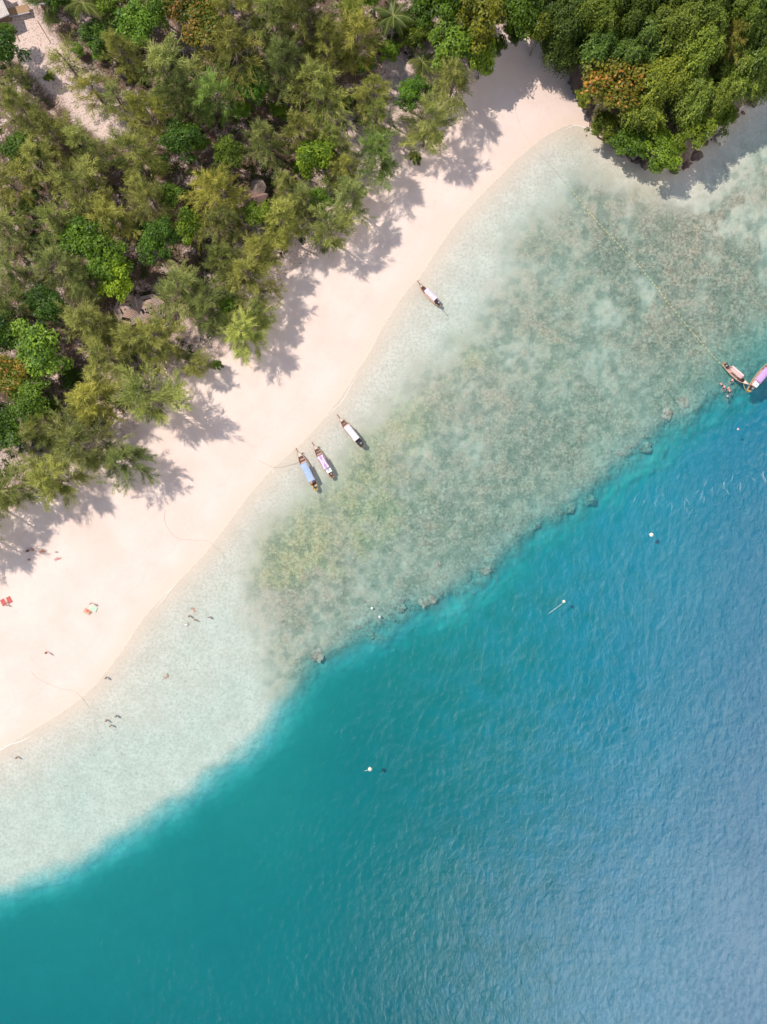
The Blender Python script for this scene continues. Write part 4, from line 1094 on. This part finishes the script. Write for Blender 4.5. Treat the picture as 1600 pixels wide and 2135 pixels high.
longtail('anchored pink-decked boat tied to the end of the yellow float line', (1556, 804), (1505, 760), cloth('salmon_canopy', (.62, .36, .33)), paint('rust_stern', (.48, .24, .10)), cano=(.20, .68), tail_out=.4, hull=M_WHITE, cloth_rows=((.55, cloth('pale_sheet', (.70, .55, .52))),))
longtail('anchored boat with violet canopy and white board, cut by the right edge', (1612, 750), (1556, 817), cloth('violet_canopy', (.46, .28, .50)), paint('ochre_stern', (.50, .31, .10)), white_box=True, cano=(.26, .66), tail_out=1.6)

# ------------------------------------------------------------------ ropes, float line, buoys
M_ROPE = paint('hemp_rope', (0.30, 0.24, 0.15), .9); M_YROPE = paint('yellow_rope', (0.46, 0.41, 0.22), .9); M_YFLOAT = paint('yellow_float', (0.66, 0.55, 0.24), .5, .1)
M_WROPE = paint('white_rope', (0.62, 0.62, 0.58), .9)
def rope(px_pts, r, mat, label, zoff=.04, name='rope', cat='rope', group=None):
    w = spline(to_world(px_pts), 5); F_ = fields(w[:, 0], w[:, 1])
    pts = [(a, b, max(c, -.02) + zoff) for (a, b), c in zip(w, F_['Z'])]
    m = MB(); m.tube(pts, r, 5); o = m.obj(name, mat, None, True)
    return tag(o, label, cat, group), pts
rope([(348, 1062), (345, 1080), (352, 1101), (372, 1122), (402, 1126), (434, 1128), (452, 1144), (470, 1160)], .016, M_ROPE, 'thin mooring rope curving over the sand below the tree shadows')
rope([(68, 1398), (78, 1410), (96, 1421), (130, 1436), (156, 1441), (174, 1458), (190, 1480)], .016, M_ROPE, 'thin rope winding to the waterline below the lone standing bather')
rope([(540, 960), (575, 975), (612, 968), (630, 962)], .025, M_ROPE, 'mooring rope from the blue-canopied boat to the sand')
rope([(1548, 800), (1551, 810), (1556, 817)], .05, M_YROPE, 'short rope joining the two anchored boats', zoff=.5)
line_px = [(1075, 236), (1090, 275), (1122, 318), (1152, 350), (1196, 402), (1245, 462), (1290, 510), (1330, 552), (1368, 598), (1400, 640), (1440, 688), (1480, 735), (1508, 764)]
lr = thing('float_line', 'long yellow float line from the beach to the pink-decked boat', 'float line', (0, 0, 0))
w = spline(to_world(line_px), 6); F_ = fields(w[:, 0], w[:, 1]); pts = [(a, b, max(c, -.02) + .05) for (a, b), c in zip(w, F_['Z'])]
m = MB(); m.tube(pts, .018, 5); m.obj('rope', M_YROPE, lr, True)
fm = MB(); fm.tube([(-.26, 0, 0), (-.2, 0, 0), (.2, 0, 0), (.26, 0, 0)], [.03, .065, .065, .03], 8); fme = fm.mesh('float', True); fme.materials.append(M_YFLOAT)
dist = 0; nxt = 22.0
for a, b in zip(pts[:-1], pts[1:]):
    a, b = Vector(a), Vector(b); seg = (b - a).length
    while nxt < dist + seg:
        q = a.lerp(b, (nxt - dist) / seg); mesh_obj('float', fme, None, lr, q, (0, 0, math.atan2(b.y - a.y, b.x - a.x))); nxt += random.uniform(.75, 1.05)
    dist += seg
M_BUOY = paint('cream_buoy', (0.78, 0.68, 0.55), .45, .08, 2, grime=.25)
def buoy(px, py, r, label, tail=None, mat=None):
    x, y, _ = P(px, py)
    t = thing('mooring_buoy', label, 'buoy', (x, y, 0), 0, 'mooring buoys')
    b = MB(); b.ball((0, 0, r * .35), r, 16, 10); b.obj('float_body', mat or M_BUOY, t, True)
    c = MB(); c.tube([(0, 0, r * 1.2), (0, 0, r * 1.55)], r * .16, 8); c.ball((0, 0, r * 1.6), r * .2, 8, 5); c.obj('ring', M_ROPE, t, True)
    if tail:
        w = spline(to_world(tail), 4); m = MB(); m.tube([(a - x, b2 - y, .06) for a, b2 in w], [.035 + .04 * (k % 4 == 0) for k in range(len(w))], 6); m.obj('tail_rope', M_WROPE, t, True)
    return t
buoy(772, 1603, .46, 'cream buoy with a stub of white rope, lowest in the deep water', [(770, 1604), (765, 1606), (760, 1607)])
buoy(1176, 1254, .36, 'cream buoy trailing a long ragged white rope', [(1174, 1256), (1168, 1262), (1158, 1269), (1150, 1275), (1144, 1279)])
buoy(1358, 1115, .46, 'round cream buoy alone in deep water right of the ragged-rope one')
buoy(1539, 895, .26, 'small pinkish buoy below the anchored boats', None, paint('pink_buoy', (.72, .45, .38), .5))
buoy(776, 1268, .28, 'white float on the reef edge, upper one of two', None, M_WHITE)
buoy(792, 1286, .28, 'white float on the reef edge, lower one of two', None, M_WHITE)

# ------------------------------------------------------------------ people
def body_mesh(pose):
    """joints in metres; +x faces forward, z up; one remeshed continuous body"""
    J = {}
    if pose == 'stand':
        J = dict(pel=(0, 0, .92), che=(.02, 0, 1.30), nek=(.02, 0, 1.47), hed=(.04, 0, 1.63), hl=(0, .10, .88), hr=(0, -.10, .88), kl=(.10, .11, .48), kr=(-.02, -.11, .48), al=(.06, .12, .06), ar=(-.16, -.12, .06),
                 sl=(.02, .19, 1.40), sr=(.02, -.19, 1.40), el=(-.03, .26, 1.12), er=(.06, -.26, 1.12), wl=(.10, .28, .88), wr=(.20, -.24, .93))
    elif pose == 'sit':
        J = dict(pel=(0, 0, .12), che=(-.10, 0, .50), nek=(-.11, 0, .66), hed=(-.08, 0, .83), hl=(.05, .10, .13), hr=(.05, -.10, .13), kl=(.42, .14, .38), kr=(.46, -.14, .14), al=(.62, .13, .05), ar=(.86, -.16, .06),
                 sl=(-.11, .19, .60), sr=(-.11, -.19, .60), el=(-.02, .27, .36), er=(-.25, -.27, .34), wl=(.22, .22, .34), wr=(-.33, -.25, .06))
    elif pose == 'lie':
        J = dict(pel=(0, 0, .13), che=(-.40, 0, .15), nek=(-.56, 0, .15), hed=(-.73, 0, .16), hl=(.05, .10, .12), hr=(.05, -.10, .12), kl=(.45, .13, .20), kr=(.46, -.14, .11), al=(.85, .12, .06), ar=(.88, -.17, .06),
                 sl=(-.48, .19, .14), sr=(-.48, -.19, .14), el=(-.28, .32, .10), er=(-.62, -.42, .10), wl=(-.05, .36, .07), wr=(-.82, -.30, .08))
    else:  # swim
        J = dict(pel=(0, 0, -.06), che=(.40, 0, -.03), nek=(.56, 0, .03), hed=(.72, 0, .10), hl=(-.05, .10, -.08), hr=(-.05, -.10, -.08), kl=(-.42, .17, -.16), kr=(-.40, -.20, -.12), al=(-.80, .12, -.12), ar=(-.78, -.26, -.24),
                 sl=(.48, .19, .0), sr=(.48, -.19, .0), el=(.72, .38, -.05), er=(.36, -.44, -.10), wl=(.95, .30, -.04), wr=(.14, -.52, -.14))
    J = {k: Vector(v) for k, v in J.items()}
    b = MB()
    def limb(a, c, r0, r1, n=8):
        b.tube([J[a], J[a].lerp(J[c], .35), J[c]], [r0, (r0 * 1.06 + r1) / 2, r1], n); b.ball(J[a], r0, 8, 6); b.ball(J[c], r1, 8, 6)
    up = (J['che'] - J['pel']).normalized(); sid = Vector((0, 1, 0))
    b.tube([J['pel'] - up * .06, J['pel'] + up * .10, J['che'] - up * .08, J['che'] + up * .08], [.13, .135, .15, .12], 12)
    for k in (-1, 1):
        b.tube([J['pel'] + sid * .06 * k, J['che'] + sid * .09 * k], [.105, .11], 10)
    b.tube([J['sl'], J['che'] + up * .12, J['sr']], [.065, .085, .065], 8)
    b.tube([J['che'] + up * .05, J['nek'], J['hed']], [.075, .055, .05], 8)
    hd = J['hed']; b.ball(hd, (.088, .075, .11) if pose in ('stand', 'sit') else (.11, .075, .088), 12, 9)
    f = Vector((1, 0, 0)) if pose in ('stand', 'sit') else Vector((0, 0, 1)); up2 = Vector((0, 0, 1)) if pose in ('stand', 'sit') else (J['hed'] - J['nek']).normalized()
    b.ball(hd + f * .09 - up2 * .015, .018, 6, 4)
    for k in (-1, 1): b.ball(hd + sid * .075 * k - up2 * .01, .022, 6, 4)
    for sd in ('l', 'r'):
        limb('h' + sd, 'k' + sd, .085, .056); limb('k' + sd, 'a' + sd, .055, .036)
        limb('s' + sd, 'e' + sd, .052, .040); limb('e' + sd, 'w' + sd, .039, .027)
        an = J['a' + sd]; kn = J['k' + sd]
        ft = Vector((.17, 0, -.03)) if pose == 'stand' else (an - kn).normalized() * .10 + Vector((0, 0, .10))
        b.tube([an - ft * .25, an + ft * .5, an + ft], [.035, .040, .025], 8)
        wv = J['w' + sd]; d = (wv - J['e' + sd]).normalized(); n_ = d.cross(Vector((0, 0, 1)));
        n_ = n_.normalized() if n_.length > .1 else Vector((1, 0, 0)); q = d.cross(n_)
        b.tube([wv, wv + d * .045, wv + d * .085], [.026, .032, .028], 8)
        for k in range(4):
            base = wv + d * .08 + n_ * (.018 * (k - 1.5)); ln = (.062, .076, .072, .055)[k]
            b.tube([base, base + d * ln * .55, base + d * ln + q * .018], [.011, .010, .008], 6)
        b.tube([wv + d * .03 - n_ * .02, wv + d * .06 - n_ * .055, wv + d * .09 - n_ * .062], [.013, .012, .009], 6)
    o = b.obj('body_tmp', None)
    md = o.modifiers.new('r', 'REMESH'); md.mode = 'VOXEL'; md.voxel_size = .015; md.use_smooth_shade = True
    sm = o.modifiers.new('s', 'SMOOTH'); sm.factor = .5; sm.iterations = 2
    dg = bpy.context.evaluated_depsgraph_get(); me = bpy.data.meshes.new_from_object(o.evaluated_get(dg)); me.name = 'body'
    bpy.data.objects.remove(o, do_unlink=True)
    # clothing and hair follow the same joints
    cl = MB(); cl.tube([J['pel'] - up * .10, J['pel'] + up * .05, J['pel'] + up * .12], [.16, .178, .165], 14, caps=False)
    for sd in ('l', 'r'): cl.tube([J['h' + sd], J['h' + sd].lerp(J['k' + sd], .45)], [.105, .092], 10, caps=False)
    tp = MB(); tp.tube([J['pel'] + up * .10, J['che'] - up * .05, J['che'] + up * .06], [.172, .186, .16], 14, caps=False)
    hr = MB(); hr.ball(hd + up2 * .02 - f * .018, (.098, .088, .108) if pose in ('stand', 'sit') else (.108, .088, .098), 12, 8)
    return me, cl.mesh('shorts', True), tp.mesh('top', True), hr.mesh('hair', True)
BODY = {}
def skin(i): return paint('skin_%s' % 'abc'[i], [(.46, .27, .19), (.34, .19, .12), (.58, .37, .28)][i], .55, .05, 4, grime=0)
M_HAIR = paint('dark_hair', (.02, .014, .01), .5, .2); M_HAIR2 = paint('fair_hair', (.30, .19, .08), .5, .2)
def person(pose, px, py, rz, label, shorts, top=None, sk=0, hair=None, z=None, group=None, sink=0.0):
    if pose not in BODY: BODY[pose] = body_mesh(pose)
    x, y, _ = P(px, py); zg = ground_z(x, y) if z is None else z
    if pose == 'swim': zg = 0.0
    t = thing('person', label, 'person', (x, y, zg - sink), rz, group)
    me, s_, tpm, hm = BODY[pose]
    for nm, mm, mat in (('body', me, skin(sk)), ('swim_shorts', s_, paint('cloth_' + shorts[0], shorts[1], .85)), ('hair', hm, hair or M_HAIR)) + ((('top', tpm, paint('cloth_' + top[0], top[1], .85)),) if top else ()):
        o = mesh_obj(nm, mm, None, t)
        if not mm.materials: mm.materials.append(mat)
        o.material_slots[0].link = 'OBJECT'; o.material_slots[0].material = mat
    return t
RED = ('red', (.62, .08, .06)); BLK = ('black', (.03, .03, .035)); BLU = ('blue', (.08, .16, .40)); ORG = ('orange', (.72, .24, .08)); PNK = ('pink', (.75, .28, .34)); WHT = ('white', (.75, .74, .72)); GRNc = ('green', (.12, .35, .22)); YLW = ('yellow', (.70, .52, .12))
gb = 'people on the beach'; gw = 'people bathing in the shallows'; gs = 'snorkellers by the anchored boats'
person('sit', 66, 1148, .4, 'dark-clad person sitting in the tree shade, leftmost of the shaded group', BLK, BLK, 1, group=gb)
person('sit', 78, 1146, 2.6, 'person in black and orange sitting in the middle of the shaded group', ORG, BLK, 0, group=gb)
person('lie', 96, 1149, .1, 'person in orange lying in the tree shade beside the seated two', ORG, ORG, 0, group=gb)
person('lie', 127, 1164, .2, 'person in pink lying at the tip of the tree shadow', PNK, PNK, 2, M_HAIR2, group=gb)
person('sit', 25, 1259, 2.2, 'dark-haired person sitting at the foot of the red mats', WHT, WHT, 0, group=gb)
person('stand', 196, 1256, -.8, 'person in pink standing above the green towel', PNK, None, 2, M_HAIR2, group=gb)
person('lie', 187, 1273, 2.4, 'person lying on the orange towel', RED, None, 0, group=gb)
person('stand', 104, 1358, .2, 'lone bather standing on the sand halfway to the water', RED, None, 1, group=gb)
person('sit', 574, 597, -.6, 'dark-clad person sitting under the trees, upper one of two', BLK, BLK, 1, group=gb)
person('sit', 553, 633, -.4, 'person in white sitting under the trees, lower one of two', WHT, WHT, 0, group=gb)
person('stand', 224, 1412, 2.8, 'bather wading near the waterline, nearest the sand', BLU, None, 1, group=gw, sink=.35)
person('stand', 244, 1492, 2.6, 'bather in the trio off the beach, right one', BLK, None, 1, group=gw, sink=.35)
person('stand', 224, 1501, .6, 'bather in the trio off the beach, left one in orange', ORG, None, 0, group=gw, sink=.35)
person('stand', 233, 1512, 1.6, 'bather in the trio off the beach, lowest one', GRNc, None, 0, group=gw, sink=.35)
person('stand', 38, 1578, 1.0, 'bather standing in the shallows nearest the left edge', YLW, None, 0, M_HAIR2, group=gw, sink=.35)
person('swim', 405, 1273, 2.2, 'swimmer in orange, topmost of the group of five', ORG, None, 0, group=gw)
person('stand', 396, 1284, .4, 'bather in pink in the group of five', PNK, PNK, 2, group=gw, sink=.4)
person('swim', 387, 1303, .3, 'bather in white shirt, lowest of the group of five', WHT, WHT, 2, group=gw)
person('stand', 408, 1292, 1.2, 'bather in yellow in the middle of the group of five', YLW, None, 0, M_HAIR2, group=gw, sink=.4)
person('stand', 437, 1286, 2.4, 'bather at the right of the group of five', WHT, None, 2, group=gw, sink=.4)
person('swim', 346, 1412, .8, 'lone swimmer over the sand flat below the group of five', ORG, None, 0, M_HAIR2, group=gw)
for k, (a_, b2, r_, lab) in enumerate([(1525, 795, .8, 'snorkeller in pink vest touching the side of the pink-decked boat'), (1506, 803, 2.2, 'snorkeller in pink vest, leftmost of the chain'), (1509, 809, 1.0, 'snorkeller in pink vest, second of the chain'),
        (1516, 811, .4, 'snorkeller in pink vest, third of the chain'), (1523, 817, 2.0, 'snorkeller in pink vest, lowest of the chain')]):
    person('swim', a_, b2, r_, lab, BLK, ('vest_pink', (.80, .26, .24)), 2, group=gs)
person('swim', 1517, 829, 1.4, 'snorkeller in grey below the chain of pink vests', BLK, ('grey', (.35, .36, .42)), 0, group=gs)

# towels and mats: rumpled sheets with thickness
def towel(px, py, wx_, wy_, rz, mat, label, cat='towel'):
    x, y, _ = P(px, py); z = ground_z(x, y)
    n = 10; vs = []; 
    for i in range(n + 1):
        for k in range(n + 1):
            vs.append(((i / n - .5) * wx_ + .02 * math.sin(k * 1.3), (k / n - .5) * wy_ + .02 * math.sin(i * 1.1), .035 + .018 * math.sin(i * 1.3 + k * .6) * math.sin(k * .9)))
    fs = [(i * (n + 1) + k, i * (n + 1) + k + 1, (i + 1) * (n + 1) + k + 1, (i + 1) * (n + 1) + k)[::-1] for i in range(n) for k in range(n)]
    b = MB(); b.add(vs, fs); o = b.obj('beach_' + cat, mat, None, True, loc=(x, y, z + .03), rot=(0, 0, rz))
    md = o.modifiers.new('thick', 'SOLIDIFY'); md.thickness = .02; md.offset = -1
    return tag(o, label, cat, 'towels and mats on the sand')
towel(15, 1254, 1.0, 1.5, .45, cloth('red_mat', (.44, .095, .08)), 'red mat at the left edge, left one of a pair', 'mat')
towel(27, 1249, 1.0, 1.5, .45, cloth('red_mat', (.44, .095, .08)), 'red mat at the left edge, right one of a pair', 'mat')
towel(198, 1268, 1.6, 1.1, -.45, cloth('green_towel', (.42, .58, .40)), 'pale green towel beside the orange one')
towel(185, 1274, 1.5, 1.0, -.45, cloth('orange_towel', (.72, .30, .18)), 'orange towel left of the pale green one')
bag = MB(); bag.box((0, 0, .16), (.5, .28, .32)); bag.tube([(-.15, 0, .3), (-.1, 0, .46), (.1, 0, .46), (.15, 0, .3)], .02, 5)
x, y, _ = P(69, 1166); tag(bag.obj('beach_bag', cloth('brown_bag', (.20, .11, .07)), None, bevel=.05, loc=(x, y, ground_z(x, y))), 'brown bag on the shaded sand below the seated group', 'bag')
bag2 = MB(); bag2.box((0, 0, .12), (.55, .3, .24)); bag2.tube([(-.15, 0, .22), (-.1, 0, .36), (.1, 0, .36), (.15, 0, .22)], .02, 5)
x, y, _ = P(124, 1150); tag(bag2.obj('beach_bag', cloth('grey_bag', (.34, .30, .32)), None, bevel=.05, loc=(x, y, ground_z(x, y))), 'grey bag on the sand above the person in pink', 'bag')

# ------------------------------------------------------------------ roofs among the trees
M_SLAT = paint('bamboo_slat', (0.44, 0.28, 0.21), .85, .25, 3); M_BATTEN = paint('grey_batten', (0.30, 0.25, 0.22), .9, .25, 3)
M_TIN = paint('pinkish_tin', (0.50, 0.41, 0.36), .5, .12, 1.5); M_FASCIA = paint('grey_fascia', (0.36, 0.35, 0.38), .7, .15, 3); M_BROOF = paint('dark_brown_roof', (0.07, 0.045, 0.035), .9, .3, 2)
M_SHINGLE = paint('brown_shingle', (0.34, 0.20, 0.165), .85, .2, 4); M_THATCH = paint('grey_thatch', (0.25, 0.19, 0.15), .95, .3, 6); M_WALLW = paint('hut_wall_wood', (0.24, 0.15, 0.10), .9, .2, 3)
unit_box = MB(); unit_box.box((0, 0, 0), (1, 1, 1)); UB = unit_box.mesh('slat')
def bar(name, parent, a, b, w, h, mat):
    a, b = Vector(a), Vector(b); d = b - a; L = d.length
    q = d.to_track_quat('X', 'Z')
    o = mesh_obj(name, UB, None, parent, (a + b) / 2, q.to_euler(), (L, w, h))
    if not UB.materials: UB.materials.append(mat)
    o.material_slots[0].link = 'OBJECT'; o.material_slots[0].material = mat
    return o
# slatted bamboo pavilion: two many-sided roofs of radial battens with rings of slats, some gone
def slat_roof(root, c, R0, zt, ze, nseg, rings, seed, gone=.14):
    Rn = random.Random(seed); c = Vector(c)
    corner = [Vector((math.cos(2 * PI * k / nseg + .3), math.sin(2 * PI * k / nseg + .3), 0)) for k in range(nseg)]
    for k in range(nseg):
        bar('batten', root, c + Vector((0, 0, zt)), c + corner[k] * R0 + Vector((0, 0, ze)), .14, .10, M_BATTEN)
        for r in range(1, rings + 1):
            if Rn.random() < gone: continue
            f = r / rings; z = zt + (ze - zt) * f + .09
            a = c + corner[k] * R0 * f + Vector((0, 0, z)); b = c + corner[(k + 1) % nseg] * R0 * f + Vector((0, 0, z))
            j = Rn.uniform(0, .06)
            bar('slat', root, a.lerp(b, j), b.lerp(a, j), .23, .04, M_SLAT if Rn.random() < .8 else M_BATTEN)
x, y, _ = P(292, 648, 4); hz = ground_z(x, y)
pv = thing('bamboo_pavilion', 'open pavilion with gappy slatted bamboo roof among the trees', 'pavilion', (x, y, hz), .15)
slat_roof(pv, (-1.9, .2, 0), 3.4, 4.4, 3.2, 7, 10, 3)
slat_roof(pv, (2.6, -.5, 0), 3.5, 4.6, 3.1, 7, 10, 4)
for px_, py_ in ((-4.2, 1.2), (-4.0, -1.4), (-1.6, 2.6), (-1.4, -2.2), (1.2, 1.6), (2.4, -3.0), (4.8, .8), (4.6, -2.0)):
    b = MB(); b.tube([(px_, py_, -.3), (px_, py_, 3.45)], .09, 8); b.obj('post', M_BATTEN, pv)
b = MB(); b.box((0.3, -.2, .22), (8.6, 4.6, .18)); b.obj('deck', M_WALLW, pv)
bar('pole', pv, (.0, 2.6, 4.0), (.4, -.2, 4.9), .09, .09, paint('pale_pole', (.60, .50, .36)))
# brown shingle-roofed hut with hip roof built of courses
x, y, _ = P(530, 420, 3); hz = ground_z(x, y)
hut = thing('shingle_hut', 'small hut with brown shingle hip roof half hidden by trees', 'hut', (x, y, hz), -.35)
b = MB(); b.box((0, 0, 1.2), (4.0, 3.2, 2.4)); b.obj('wall', M_WALLW, hut)
def course(root, z0, z1, hx0, hy0, hx1, hy1, mat):
    b = MB(); t = .05
    def ring(hx, hy, z): return [(-hx, -hy, z), (hx, -hy, z), (hx, hy, z), (-hx, hy, z)]
    vs = ring(hx0, hy0, z0) + ring(hx1, hy1, z1) + ring(hx1, hy1, z1 - t) + ring(hx0, hy0, z0 - t)
    fs = [(k + 4 * j, (k + 1) % 4 + 4 * j, (k + 1) % 4 + 4 * ((j + 1) % 4), k + 4 * ((j + 1) % 4)) for j in range(4) for k in range(4)]
    b.add(vs, fs); return b.obj('shingle_course', mat, root)
nc = 11
for k in range(nc):
    f0, f1 = k / nc, (k + 1.12) / nc
    course(hut, 2.35 + 1.35 * f0, 2.35 + 1.35 * f1 + .03, 2.75 - 1.95 * f0, 2.2 - 1.95 * f0 * 1.05, max(2.75 - 1.95 * f1, .7), max(2.2 - 1.95 * f1 * 1.05, .08), M_SHINGLE)
b = MB(); b.box((0, 0, 3.75), (1.9, .26, .12)); b.obj('ridge_cap', M_SHINGLE, hut, bevel=.02)
d_ = MB(); d_.box((0.4, -1.63, 1.0), (.85, .06, 1.95)); d_.obj('door', M_DARKWOOD, hut)
x, y, _ = P(541, 396, 3); hz = ground_z(x, y)
um = thing('thatched_parasol', 'round grey thatched parasol roof beside the shingle hut', 'parasol', (x, y, hz))
b = MB(); b.tube([(0, 0, -.2), (0, 0, 3.4)], .09, 8); b.obj('post', M_POST, um)
for k in range(4):
    b = MB(); r0 = 1.75 - .4 * k; z0 = 2.55 + .28 * k; n = 28; vs = []
    for j, (rr, zz_) in enumerate(((r0, z0), (r0 * .55 - .02 if k < 3 else .05, z0 + .52), (r0 * .5 if k < 3 else .02, z0 + .40), (r0 * .96, z0 - .10))):
        vs += [(rr * math.cos(2 * PI * i / n) * (1 + .05 * math.sin(i * 5.3 + k)), rr * math.sin(2 * PI * i / n) * (1 + .05 * math.sin(i * 5.3 + k)), zz_) for i in range(n)]
    fs = [(j * n + i, j * n + (i + 1) % n, ((j + 1) % 4) * n + (i + 1) % n, ((j + 1) % 4) * n + i) for j in range(4) for i in range(n)]
    b.add(vs, fs); b.obj('thatch_tier', M_THATCH, um)
# house with ribbed tin roof in the top left corner
x, y, _ = P(2, 22, 4); hz = ground_z(x, y)
hs = thing('tin_roofed_house', 'house corner with ribbed pinkish tin roof in the top left corner', 'house', (x, y, hz), .42)
b = MB(); b.box((-1.2, 1.2, 1.6), (4.6, 6.0, 3.2)); b.obj('wall', M_WALLW, hs)
for k in range(16):
    xx = -4.0 + k * .36
    b = MB(); vs = []
    for yy, zz_ in ((-2.9, 3.35), (4.8, 4.3)):
        vs += [(xx - .18, yy, zz_), (xx - .06, yy, zz_ + .06), (xx + .06, yy, zz_ + .06), (xx + .18, yy, zz_), (xx + .18, yy, zz_ - .03), (xx - .18, yy, zz_ - .03)]
    b.add(vs, [(i, (i + 1) % 6, 6 + (i + 1) % 6, 6 + i) for i in range(6)] + [(5, 4, 3, 2, 1, 0), (6, 7, 8, 9, 10, 11)])
    b.obj('roof_sheet', M_TIN, hs)
bar('fascia', hs, (1.66, -2.95, 3.30), (1.66, 4.8, 4.25), .08, .22, M_WHITE)
bar('fascia', hs, (-4.2, -2.98, 3.28), (1.7, -2.98, 3.28), .08, .2, M_FASCIA)
# dark house with grey-edged roof
x, y, _ = P(100, 8, 4); hz = ground_z(x, y)
dk = thing('dark_roofed_house', 'house with dark brown roof edged in grey boards at the top edge', 'house', (x, y, hz), .08)
b = MB(); b.box((.6, 2.4, 1.5), (4.6, 5.2, 3.0)); b.obj('wall', M_WALLW, dk)
for k in range(9):
    bar('roof_board', dk, (-2.4 + k * .62, -1.2, 3.5), (-2.4 + k * .62 - 1.8, 6.0, 4.1), .58, .06, M_BROOF)
bar('fascia', dk, (-2.75, -1.3, 3.55), (3.0, -1.3, 3.55), .34, .16, M_FASCIA)
bar('fascia', dk, (-2.6, -1.3, 3.6), (-4.6, 6.2, 4.2), .34, .16, M_FASCIA)
bar('gutter', dk, (-3.3, -.6, 3.4), (-5.2, 6.2, 4.0), .4, .1, M_FASCIA)
bar('vent_pipe', dk, (.4, .6, 3.4), (.4, .6, 4.5), .09, .09, M_WHITE)
x, y, _ = P(45, 30, 2); hz = ground_z(x, y)
tr_ = thing('timber_terrace', 'brown timber terrace between the two roofs in the top left', 'terrace', (x, y, hz), .22)
for k in range(5): bar('board', tr_, (-2.3, -.7 + k * .36, 1.0), (2.3, -.7 + k * .36, 1.0), .33, .06, paint('terrace_board', (.34, .20, .10), .8, .2))
bar('edge_beam', tr_, (-2.4, -1.0, .95), (2.4, -1.0, .95), .2, .2, M_FASCIA)
for xx in (-2.1, 2.1):
    for yy in (-.7, .7): bar('post', tr_, (xx, yy, -.2), (xx, yy, .97), .12, .12, M_DARKWOOD)
# board kerbs along the sandy path
for (a, b2, lab) in (((34, 66), (52, 100), 'thin board edging the left side of the sandy path'), ((88, 58), (116, 104), 'thin board edging the right side of the sandy path')):
    x0, y0, _ = P(*a); x1, y1, _ = P(*b2); zz_ = max(ground_z(x0, y0), ground_z(x1, y1)) + .08
    mx_ = ((x0 + x1) / 2, (y0 + y1) / 2, zz_); ln = math.hypot(x1 - x0, y1 - y0)
    b = MB(); b.box((0, 0, 0), (ln, .12, .34)); tag(b.obj('edging_board', paint('edging_wood', (.36, .24, .15)), None, bevel=.02, loc=mx_, rot=(0, 0, math.atan2(y1 - y0, x1 - x0))), lab, 'board')

# fallen dead branch wood on the floor
# ------------------------------------------------------------------ lace of foam along the waterline
Rf = np.random.RandomState(3); V = []; F4 = []
seg = [(i, W_SHORE[i], W_SHORE[i + 1]) for i in range(len(W_SHORE) - 1)]
arc = []
for i, a, b in seg:
    L = np.hypot(*(b - a)); n = max(1, int(L / .5))
    if abs(a[0]) < 100 and abs(a[1]) < 130:
        for k in range(n): arc.append(a + (b - a) * k / n)
arc = np.array(arc)
tang = np.gradient(arc, axis=0); tang /= np.maximum(np.linalg.norm(tang, axis=1, keepdims=True), 1e-9); nor = np.stack([tang[:, 1], -tang[:, 0]], 1)
s_ = np.arange(len(arc)) * .5
amp = np.clip((vnoise(s_, s_ * 0, 9.0, 12) - .55) * 4, 0, 1)
fa = fields(arc[:, 0], arc[:, 1])
wob = (vnoise(s_, s_ * 0 + 5, 4.0, 22) - .5) * .9
for i in range(len(arc) - 1):
    if amp[i] < .05 or arc[i, 0] > 47: continue
    bidx = len(V)
    for j in (i, i + 1):
        c = arc[j] + nor[j] * (.55 + wob[j]); wdt = .012 + .045 * amp[j]
        for sd in (-1, 1):
            q = c + nor[j] * wdt * sd; V.append((q[0], q[1], max(ground_z(q[0], q[1]), 0) + .02))
    F4.append((bidx, bidx + 1, bidx + 3, bidx + 2))
fo = mesh_obj('foam', from_arrays('foam', V, F4), paint('foam_glint_white', (.80, .78, .74), .9, .03, 3, grime=0)); tag(fo, 'broken line of white foam where wavelets meet the sand', 'foam', kind='stuff')

# wave glints put in as thin white streaks on the deep water
Rw = np.random.RandomState(8); wk = spline(to_world([(1340, 1036), (1375, 1044), (1410, 1046), (1450, 1036), (1490, 1018), (1520, 1008), (1560, 1010), (1600, 990), (1630, 975)]), 8)
V = []; F4 = []
for i in range(30):
    c = wk[Rw.randint(len(wk))] + Rw.normal(size=2) * np.array([.9, .8]); L = Rw.uniform(.6, 2.2); a = PI / 2 + Rw.normal() * .5; n = 5; b0 = len(V)
    for k in range(n):
        f = k / (n - 1) - .5; wd_ = .013 * (1 - (2 * f) ** 2) + .006; cx_ = c[0] + math.cos(a) * L * f + .05 * math.sin(k * 2 + i); cy_ = c[1] + math.sin(a) * L * f
        V += [(cx_ - wd_ * math.sin(a), cy_ + wd_ * math.cos(a), .012), (cx_ + wd_ * math.sin(a), cy_ - wd_ * math.cos(a), .012)]
    F4 += [(b0 + 2 * k, b0 + 2 * k + 1, b0 + 2 * k + 3, b0 + 2 * k + 2) for k in range(n - 1)]
tag(mesh_obj('wave_glints', from_arrays('wave_glints', V, F4), _flat['foam_glint_white']), 'faint broken white streaks standing in for wave glints on the deep water below the anchored boats', 'foam', kind='stuff')
